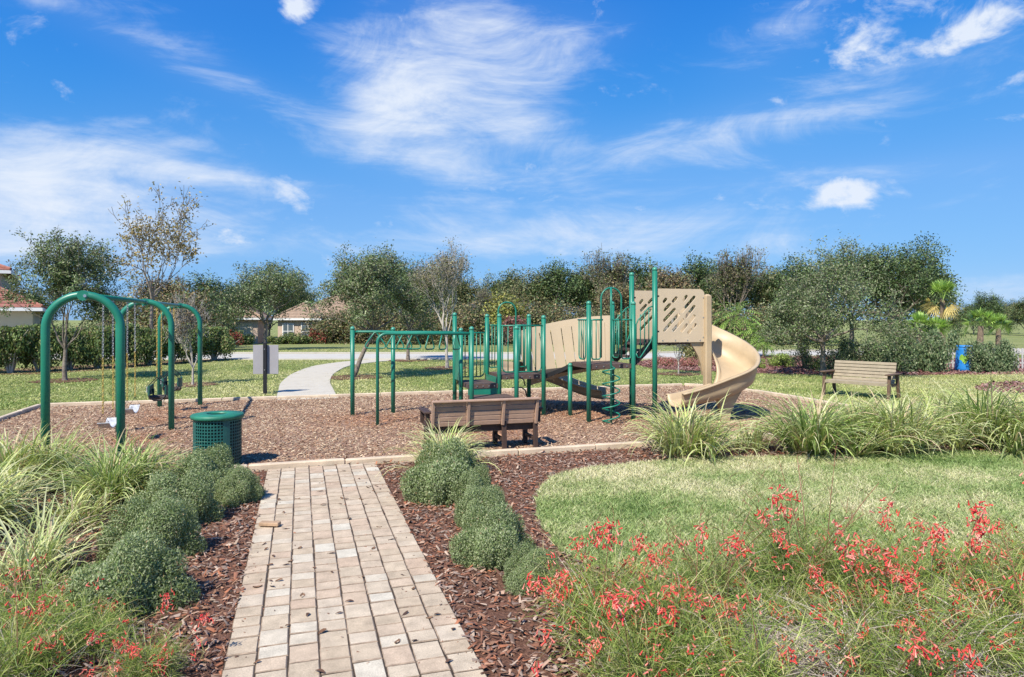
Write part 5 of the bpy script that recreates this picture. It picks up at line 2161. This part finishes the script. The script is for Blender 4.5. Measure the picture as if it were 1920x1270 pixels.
# mulch rings under the young trees
for pts, z, (x, y, r_) in TREE_RINGS:
    sheet('tree_ring_mulch', pts, z + .02, M['bark_soil'])


# ------------------------------------------------------------------ hedge and garden shrubs
def leafy_bush(seed, n, leaf, pal, flat=.0, stems=6, bark='bark', base=.25, lumps=10, matn='leaf_shrub', aspect=(.4, .62)):
    """rounded bush of unit radius and unit height on visible stems"""
    global rng
    keep = rng
    rng = np.random.default_rng(seed)
    cs = []
    rad = []
    for k in range(lumps):
        a = rng.uniform(0, 6.28)
        r0 = rng.uniform(.1, .62)
        cs.append((r0 * math.cos(a), r0 * math.sin(a), rng.uniform(base + .15, .78)))
        rad.append(rng.uniform(.24, .42))
    cs, rad = np.array(cs), np.array(rad)
    k = rng.integers(0, lumps, n)
    d = rng.normal(0, 1, (n, 3))
    d /= np.linalg.norm(d, axis=1)[:, None]
    c = cs[k] + d * (rad[k] * (rng.uniform(0, 1, n) ** .4) + rng.normal(0, .03, n))[:, None]
    if flat:
        c[:, 2] = np.where(c[:, 2] > flat, flat + (c[:, 2] - flat) * .25, c[:, 2])
    c[:, 2] = np.maximum(c[:, 2], .03)
    nr = d + np.array([0, 0, .5]) + rng.normal(0, .7, (n, 3))
    me2 = leaf_quads(c, nr, rng.uniform(.7, 1.3, n) * leaf, rng.uniform(*aspect, n) * leaf, pal_cols(pal, n, (.65, 1.35)), 'crown', M[matn])
    mb = MB()
    for j in range(lumps):
        p = cs[j]
        mb.tube([(p[0] * .08, p[1] * .08, -.03), (p[0] * .45, p[1] * .45, p[2] * .5), tuple(p)], [.035, .022, .008], 5, caps=False)
        for _ in range(3):
            e = p + rng.normal(0, .16, 3)
            mb.tube([(p[0] * .6, p[1] * .6, p[2] * .65), tuple(e)], [.012, .004], 3, caps=False)
    me = mb.mesh('trunk', M[bark])
    rng = keep
    return me, me2


HEDGEP = [(.055, .09, .03), (.08, .12, .04), (.11, .15, .05), (.04, .065, .025), (.15, .18, .06), (.13, .12, .06)]
HEDGE = [leafy_bush(141, 6500, .085, HEDGEP, flat=.86, base=.22, bark='bark_light', lumps=12), leafy_bush(142, 6500, .085, HEDGEP, flat=.86, base=.2, bark='bark_light', lumps=13)]


def bush(name, label, pair, px, Y, w, h, rz=0, group=None, z=None):
    x, y = PY(px, Y)
    t = thing(name, label, 'shrub', (x, y, float(gz(x, y)) if z is None else z), rz, group)
    for nm, me in zip(('stems', 'foliage'), pair):
        o_ = link(nm, me, t)
        o_.scale = (w / 1.7, w / 1.7, h)
    return t


hp = [(-45, 24.6), (20, 25.0), (75, 25.8), (130, 26.6), (182, 27.4), (230, 28.4), (278, 29.4), (322, 30.5), (362, 31.6), (400, 32.8)]
hl = ['hedge shrub cut by the left edge below the red roof', 'hedge shrub below the corner of the red roof', 'hedge shrub left of the left swing leg', 'hedge shrub behind the trunk of the young oak',
      'hedge shrub seen inside the near swing arch', 'hedge shrub directly behind the near arch right leg', 'hedge shrub between the near and middle arches', 'hedge shrub behind the bucket swings',
      'hedge shrub behind the thin sapling', 'rounded last shrub at the right end of the hedge']
for i, ((px, Y), lb) in enumerate(zip(hp, hl)):
    bush('hedge_shrub', lb, HEDGE[i % 2], px, Y, 1.75 if i < 9 else 1.9, 1.78 + .1 * (i % 3), random.uniform(0, 6.28), 'leggy clipped hedge on the left')
# strip of bark under the hedge
pts = [G(-60, 703), G(60, 703), G(230, 692), G(420, 676), G(425, 670), G(230, 682), G(60, 690), G(-60, 694)]
sheet('hedge_mulch', pts, .012, M['bark_soil'])

SHRUBP = [(.06, .10, .045), (.09, .13, .06), (.045, .075, .035), (.13, .165, .085), (.17, .19, .11)]
SHRUB = [leafy_bush(151, 6500, .085, SHRUBP, base=.05, lumps=14), leafy_bush(152, 6500, .085, SHRUBP, base=.08, lumps=13)]
sh = [(1592, 25.8, 1.35, 1.30, 'leafy shrub at the left end of the group behind the far bench'), (1640, 25.2, 1.3, 1.22, 'low leafy shrub directly above the far bench back'),
      (1688, 25.6, 1.45, 1.58, 'leafy shrub just right of the far bench'), (1722, 26.3, 1.0, 1.15, 'low leafy shrub in the middle of the group by the barrel'),
      (1762, 25.4, 1.45, 1.66, 'tallest leafy shrub with pale stem left of the blue barrel'), (1838, 25.2, 1.1, 1.18, 'leafy shrub touching the right side of the blue barrel'),
      (1875, 25.6, 1.15, 1.22, 'leafy shrub at the right end of the group by the barrel')]
for i, (px, Y, w, h, lb) in enumerate(sh):
    bush('leafy_shrub', lb, SHRUB[i % 2], px, Y, w, h, i * 1.3, 'dark leafy shrubs by the blue barrel')
SPARSE = leafy_bush(153, 1800, .09, OAKP, base=.05, lumps=9)
bush('leafy_shrub', 'loose grey green shrub left of the broad oak trunk', SPARSE, 1506, 27.0, .95, 1.1, .4, 'dark leafy shrubs by the blue barrel')
LOW = leafy_bush(154, 2200, .10, [(.16, .22, .05), (.22, .27, .08), (.12, .17, .04)], base=.0, lumps=10)
for i, (px, Y, w, h, lb) in enumerate([(1465, 28.5, 1.5, .62, 'low bright green shrub left of the loose grey one'), (1528, 27.0, .9, .5, 'low bright green shrub at the foot of the broad oak'), (1417, 27.2, .9, .45, 'low bright tuft just right of the slide'), (1322, 27.6, .7, .45, 'low green tuft below the slide column')]):
    bush('low_shrub', lb, LOW, px, Y, w, h, i, 'low bright shrubs in the far bed')
PINK = leafy_bush(155, 2600, .08, [(.30, .12, .11), (.36, .18, .16), (.22, .09, .09), (.14, .13, .06)], base=.0, lumps=12)
for i, (px, Y, w, h, lb) in enumerate([(1240, 29.0, 1.3, .45, 'reddish ground shrub behind the tall right post'), (1262, 28.6, 1.2, .42, 'reddish ground shrub left of the white sapling stem'), (1298, 28.4, 1.2, .45, 'reddish ground shrub right of the white sapling stem'), (1325, 29.2, 1.0, .4, 'reddish ground shrub beside the slide column')]):
    bush('red_shrub', lb, PINK, px, Y, w, h, i, 'reddish ground shrubs in the far bed')
GREYB = leafy_bush(156, 3200, .10, OLIVEP, base=.05, lumps=11)
bush('loose_shrub', 'large loose olive shrub under the slotted tan panel', GREYB, 1308, 32.0, 2.0, 1.35, 1.0)

# ------------------------------------------------------------------ palms
def palm_mesh(seed, trunk_h, r, nf, fl, kind, dead=0):
    global rng
    keep = rng
    rng = np.random.default_rng(seed)
    mb = MB()
    pts, rs = [], []
    for i in range(11):
        t = i / 10
        pts.append((.03 * math.sin(t * 3 + seed), 0, -.05 + trunk_h * t)); rs.append(r * (1.25 - .4 * t + .10 * (i % 2)))
    mb.tube(pts, rs, 9)
    trunk = mb.mesh('trunk', M['palm_trunk'])
    V, F, Cl = [], [], []

    def rib(p, d, L_, w, c0, c1, sag):
        d = d / np.linalg.norm(d)
        s = np.cross(d, [0, 0, 1]); s = s / (np.linalg.norm(s) + 1e-6)
        o = len(V)
        for k in range(4):
            t = k / 3
            q = p + d * L_ * t + np.array([0, 0, -sag * L_ * t * t])
            ww = w * (.5 + t * 1.2 if t < .4 else (1 - t) * 1.6 + .02)
            V.append(q - s * ww); V.append(q + s * ww)
            Cl.append(c0 * (1 - t) + c1 * t); Cl.append(c0 * (1 - t) + c1 * t)
        for k in range(3):
            F.append((o + 2 * k, o + 2 * k + 1, o + 2 * k + 3, o + 2 * k + 2))
    for i in range(nf):
        a = rng.uniform(0, 6.28) if kind == 'fan' else 2.4 * i + rng.normal(0, .2)
        t = i / nf
        e = R(84 - (78 if kind == 'fan' else 95) * t + rng.normal(0, 8))
        g = np.array((.15, .22, .055)) * rng.uniform(.8, 1.4)
        if dead and t > 1 - dead:
            g = np.array((.30, .245, .095)) * rng.uniform(.7, 1.2)
            e = R(rng.uniform(-55, -5))
        d = np.array([math.cos(a) * math.cos(e), math.sin(a) * math.cos(e), math.sin(e)])
        p0 = np.array([0, 0, trunk_h - .05])
        if kind == 'fan':
            rib(p0, d, fl * .55, .012, g * .9, g, .1)
            q = p0 + d * fl * .5 + np.array([0, 0, -.03 * fl])
            s = np.cross(d, [0, 0, 1]); s /= np.linalg.norm(s) + 1e-6
            ro = rng.uniform(-1.1, 1.1)
            s = s * math.cos(ro) + np.cross(d, s) * math.sin(ro)
            u = np.cross(s, d)
            for k in range(15):
                b = R(-78 + 156 * k / 14)
                dd = d * math.cos(b) + s * math.sin(b) + u * .12 * math.cos(b * 2)
                rib(q, dd, fl * .62 * rng.uniform(.85, 1.1), .042, g, g * 1.25, .25)
        else:
            nseg = 9
            p = p0.copy()
            th = e
            for k in range(nseg):
                th -= .16
                dd = np.array([math.cos(a) * math.cos(th), math.sin(a) * math.cos(th), math.sin(th)])
                rib(p, dd, fl / nseg * 1.1, .010, g, g, 0)
                p = p + dd * fl / nseg
                s = np.array([-math.sin(a), math.cos(a), 0])
                if k > 0:
                    for sg in (-1, 1):
                        for _ in range(2):
                            rib(p, dd * .7 + s * sg * .8 + np.array([0, 0, rng.normal(.1, .1)]), fl * .30 * math.sin(3.0 * (k + 1) / nseg + .1) + .04, .022, g, g * 1.3, .4)
    fr = np_mesh('fronds', np.array(V), np.array(F), M['blade'], np.array(Cl))
    rng = keep
    return trunk, fr


def palm(px, Y, pair, s, label, rz=0, group='palms'):
    x, y = PY(px, Y)
    t = thing('palm', label, 'palm', (x, y, float(gz(x, y))), rz, group)
    for nm, me in zip(('trunk', 'fronds'), pair):
        o_ = link(nm, me, t)
        o_.scale = (s, s, s)


PF = palm_mesh(161, 1.0, .07, 26, .95, 'feather')
PF2 = palm_mesh(162, 1.6, .07, 28, 1.05, 'feather')
palm(1382, 36.5, PF2, 1.35, 'tallest feathery palm beside the slide', 0, 'feathery palms right of the slide')
palm(1416, 36.0, PF, 1.25, 'feathery palm with leaning trunk right of the tallest one', 1.0, 'feathery palms right of the slide')
palm(1431, 35.0, PF, .72, 'smallest feathery palm on the mulch right of the slide', 2.0, 'feathery palms right of the slide')
FAN = palm_mesh(163, 3.2, .13, 22, 1.15, 'fan')
FANT = palm_mesh(164, 3.3, .14, 30, 1.35, 'fan', .35)
FANS = palm_mesh(165, 1.3, .13, 18, 1.0, 'fan')
palm(1767, 42, FANT, 1.0, 'tall fan palm with golden dying fronds left of the open sky', .5, 'fan palms on the right')
palm(1723, 41, FANS, 1.15, 'short fan palm left of the tall golden one', 1.1, 'fan palms on the right')
palm(1757, 40, FANS, 1.0, 'short fan palm below the tall golden one', 2.2, 'fan palms on the right')
palm(1838, 42, FANS, 1.25, 'dark green fan palm behind the shrub right of the barrel', 3.0, 'fan palms on the right')
palm(1872, 43, FANS, 1.12, 'fan palm nearest the right edge', 4.0, 'fan palms on the right')

# ------------------------------------------------------------------ things by the shrubs
x, y = PY(1808, 25.9)
t = thing('barrel', 'bright blue barrel with green painted patch between the shrubs', 'barrel', (x, y, 0), -YAW)
MB().lathe([(.24, 0), (.31, .03), (.325, .12), (.31, .30), (.285, .55), (.275, .80), (.275, .92), (.25, .96)], 28).build('body', M['barrel'], t, smooth=True)
MB().lathe([(.285, .93), (.29, .95), (.28, .985), (.05, 1.0)], 28).build('lid', M['barrel'], t, smooth=True)
vs, fs = [], []
for i in range(9):
    a = R(205 + 8 * i)
    w = .06 + .09 * math.sin(i / 8 * math.pi)
    for dz in (-w, w):
        z = .50 + .05 * math.sin(i * 1.1) + dz
        rr = np.interp(z, [.12, .30, .55, .80], [.325, .31, .285, .275]) + .004
        vs.append((rr * math.cos(a), rr * math.sin(a), z))
for i in range(8):
    fs.append((2 * i, 2 * i + 2, 2 * i + 3, 2 * i + 1))
MB().add(vs, fs).build('painted_patch', M['barrel_green'], t)
x, y = PY(1655, 26.6)
t = thing('utility_box', 'low dark green utility cabinet half hidden behind the shrubs', 'cabinet', (x, y, 0), -YAW + R(8))
MB().box((0, 0, .44), (.85, .7, .9), bev=.03).build('body', M['utility'], t)
MB().box((0, -.01, .915), (.90, .75, .06), bev=.02).build('lid', M['utility'], t)
MB().box((0, -.36, .45), (.04, .02, .12)).build('handle', M['sign_post'], t)
a, b_ = PY(1700, 27.4), PY(1960, 27.0)
t = thing('picket_fence', 'low white picket fence glimpsed between the shrubs and the barrel', 'fence', (*a, 0), math.atan2(b_[1] - a[1], b_[0] - a[0]))
FL = math.hypot(b_[0] - a[0], b_[1] - a[1])
pk = MB().box((0, 0, .42), (.06, .02, .84), bev=.004).mesh('picket', M['white_fence'])
k = 0
xx = .05
while xx < FL:
    link('picket', pk, t, (xx, -.03, 0))
    xx += .155
for z in (.25, .65):
    MB().box((FL / 2, 0, z), (FL, .03, .06)).build('rail', M['white_fence'], t)


# ------------------------------------------------------------------ houses
def tiled_slope(mb, p00, p10, p01, p11, rows, lift=.05):
    """roof slope as overlapping courses; p0x eave, p1x ridge"""
    p00, p10, p01, p11 = map(Vector, (p00, p10, p01, p11))
    nrm = (p10 - p00).cross(p01 - p00).normalized()
    if nrm.z < 0:
        nrm = -nrm
    for k in range(rows):
        t0, t1 = k / rows, min(1, (k + 1.25) / rows)
        a, b = p00.lerp(p01, t0), p10.lerp(p11, t0)
        c, d = p10.lerp(p11, t1), p00.lerp(p01, t1)
        mb.add([a + nrm * lift, b + nrm * lift, c + nrm * .0, d + nrm * .0, a - nrm * .02, b - nrm * .02], [(0, 1, 2, 3), (4, 5, 1, 0)])


def hip_roof(root, x0, x1, y0, y1, ze, zr, mat, rows, ov=.5, parent_name='roof'):
    x0, x1, y0, y1 = x0 - ov, x1 + ov, y0 - ov, y1 + ov
    d = min(x1 - x0, y1 - y0) / 2
    yc = (y0 + y1) / 2
    xc = (x0 + x1) / 2
    if x1 - x0 > y1 - y0:
        ra, rb = (x0 + d, yc, zr), (x1 - d, yc, zr)
    else:
        ra, rb = (xc, y0 + d, zr), (xc, y1 - d, zr)
    mb = MB()
    if x1 - x0 > y1 - y0:
        tiled_slope(mb, (x0, y0, ze), (x1, y0, ze), ra, rb, rows)
        tiled_slope(mb, (x1, y1, ze), (x0, y1, ze), rb, ra, rows)
        tiled_slope(mb, (x1, y0, ze), (x1, y1, ze), rb, rb, rows)
        tiled_slope(mb, (x0, y1, ze), (x0, y0, ze), ra, ra, rows)
    else:
        tiled_slope(mb, (x0, y0, ze), (x1, y0, ze), ra, ra, rows)
        tiled_slope(mb, (x1, y1, ze), (x0, y1, ze), rb, rb, rows)
        tiled_slope(mb, (x1, y0, ze), (x1, y1, ze), ra, rb, rows)
        tiled_slope(mb, (x0, y1, ze), (x0, y0, ze), rb, ra, rows)
    rf = mb.build('roof', mat, root)
    cap = MB()
    for c in ((x0, y0), (x1, y0), (x1, y1), (x0, y1)):
        e = min((ra, rb), key=lambda q: math.hypot(q[0] - c[0], q[1] - c[1]))
        cap.tube([(c[0], c[1], ze + .08), (e[0], e[1], zr + .08)], .10, 6)
    cap.tube([(ra[0], ra[1], zr + .08), (rb[0], rb[1], zr + .08)], .10, 6)
    cap.build('ridge_tiles', mat, rf)
    fa = MB()
    for (ax_, ay_), (bx_, by_) in (((x0, y0), (x1, y0)), ((x1, y0), (x1, y1)), ((x1, y1), (x0, y1)), ((x0, y1), (x0, y0))):
        fa.bar((ax_, ay_, ze - .10), (bx_, by_, ze - .10), .05, .20)
    fa.build('fascia', M['trim'], rf)
    return rf


def window(root, x, y, z, w, h):
    wn = MB().box((x, y - .03, z), (w + .2, .06, h + .2)).build('window', M['trim'], root)
    MB().box((x, y - .07, z), (w, .04, h)).build('pane', M['glass'], wn)
    MB().box((x, y - .10, z), (w, .03, .06)).build('mullion', M['trim'], wn)
    MB().box((x, y - .10, z), (.06, .03, h)).build('mullion', M['trim'], wn)
    MB().box((x, y - .10, z - h / 2 - .14), (w + .36, .16, .08)).build('sill', M['trim'], wn)


# beige house, middle left: built in its own frame, x to the right, y away
gx, gy = PY(636, 74)
t = thing('beige_house', 'beige single storey house with brown tiled hip roof behind the oak', 'house', (gx, gy, float(gz(gx, gy))), -YAW)
MB().box((-.9, 5, 1.3), (9.5, 10, 2.7)).build('wall', M['wall_beige'], t)
hip_roof(t, -5.6, 3.9, 0, 10, 2.68, 5.55, M['roof_brown'], 16)
MB().box((-3.7, -1.2, 1.3), (4.2, 2.6, 2.7)).build('wing_wall', M['wall_beige'], t)
hip_roof(t, -5.8, -1.6, -2.5, 3.0, 2.66, 4.2, M['roof_brown'], 9, .45)
window(t, -2.6, -2.52, 1.25, 1.3, 1.7)
window(t, -4.7, -2.52, 1.3, 1.0, 1.4)
window(t, 3.1, -.02, 1.25, .35, 1.2)
dr = MB().box((-.6, -.03, 1.0), (1.1, .08, 2.1)).build('door', M['bench_d'], t)
MB().box((-.2, -.09, 1.0), (.06, .06, .16)).build('handle', M['bolt'], dr)
MB().box((.2, -.25, .9), (.22, .22, 1.9)).build('porch_post', M['trim'], t)

gx, gy = PY(425, 70)
t = thing('beige_house', 'beige house with sunlit garage wall partly hidden by the hedge end', 'house', (gx, gy, float(gz(gx, gy))), -YAW + R(14))
MB().box((-1, 5, 1.3), (8, 10, 2.7)).build('wall', M['wall_beige'], t)
hip_roof(t, -5, 3, 0, 10, 2.68, 5.0, M['roof_brown'], 14)
gd = MB().box((.4, -.03, 1.1), (4.2, .08, 2.15)).build('garage_door', M['wall_cream'], t)
for k in range(1, 4):
    MB().box((.4, -.075, .03 + .54 * k), (4.2, .02, .03)).build('panel_line', M['trim'], gd)

gx, gy = PY(84, 41)
t = thing('cream_house', 'cream two-level house with red tiled roof at the left edge', 'house', (gx, gy, float(gz(gx, gy))), -YAW + R(33))
MB().box((-8.1, 6.5, 1.3), (15, 13, 2.72)).build('wall', M['wall_cream'], t)
hip_roof(t, -15.6, -.6, 0, 13, 2.66, 6.2, M['roof_red'], 15)
MB().box((-8.65, 7.35, 4.0), (12.7, 8.2, 2.2)).build('upper_wall', M['wall_cream'], t)
hip_roof(t, -15, -2.3, 3.2, 11.5, 5.0, 6.9, M['roof_red'], 10)
window(t, -3.2, -.02, 1.35, 1.4, 1.3)
window(t, -7.2, -.02, 1.35, 1.4, 1.3)

# garden shrubs along the beige house
GB = leafy_bush(171, 1800, .16, HEDGEP, base=.0, lumps=9)
GR = leafy_bush(172, 1500, .16, [(.28, .05, .05), (.20, .06, .05), (.12, .10, .05)], base=.0, lumps=9)
for i, (px, Y, w, h, kind, lb) in enumerate([(455, 66, 2.6, 1.3, GB, 'dark garden shrub against the sunlit garage wall'), (438, 62, 1.6, 1.5, GR, 'reddish garden shrub beside the hedge end'), (518, 69, 2.2, 1.0, GB, 'round garden shrub left of the house window'), (540, 69, 2.0, 1.1, GB, 'round garden shrub under the left house window'),
                                             (558, 69, 2.0, 1.05, GB, 'round garden shrub under the right house window'), (574, 69.5, 1.6, 1.0, GB, 'yellowish garden shrub right of the house window'), (603, 70, 1.5, 1.5, GR, 'red leaved garden shrub by the house corner'), (588, 70, 1.3, 1.7, GR, 'tall red leaved garden shrub beside the house door')]):
    bush('garden_shrub', lb, kind, px, Y, w, h, i, 'garden shrubs at the beige houses')
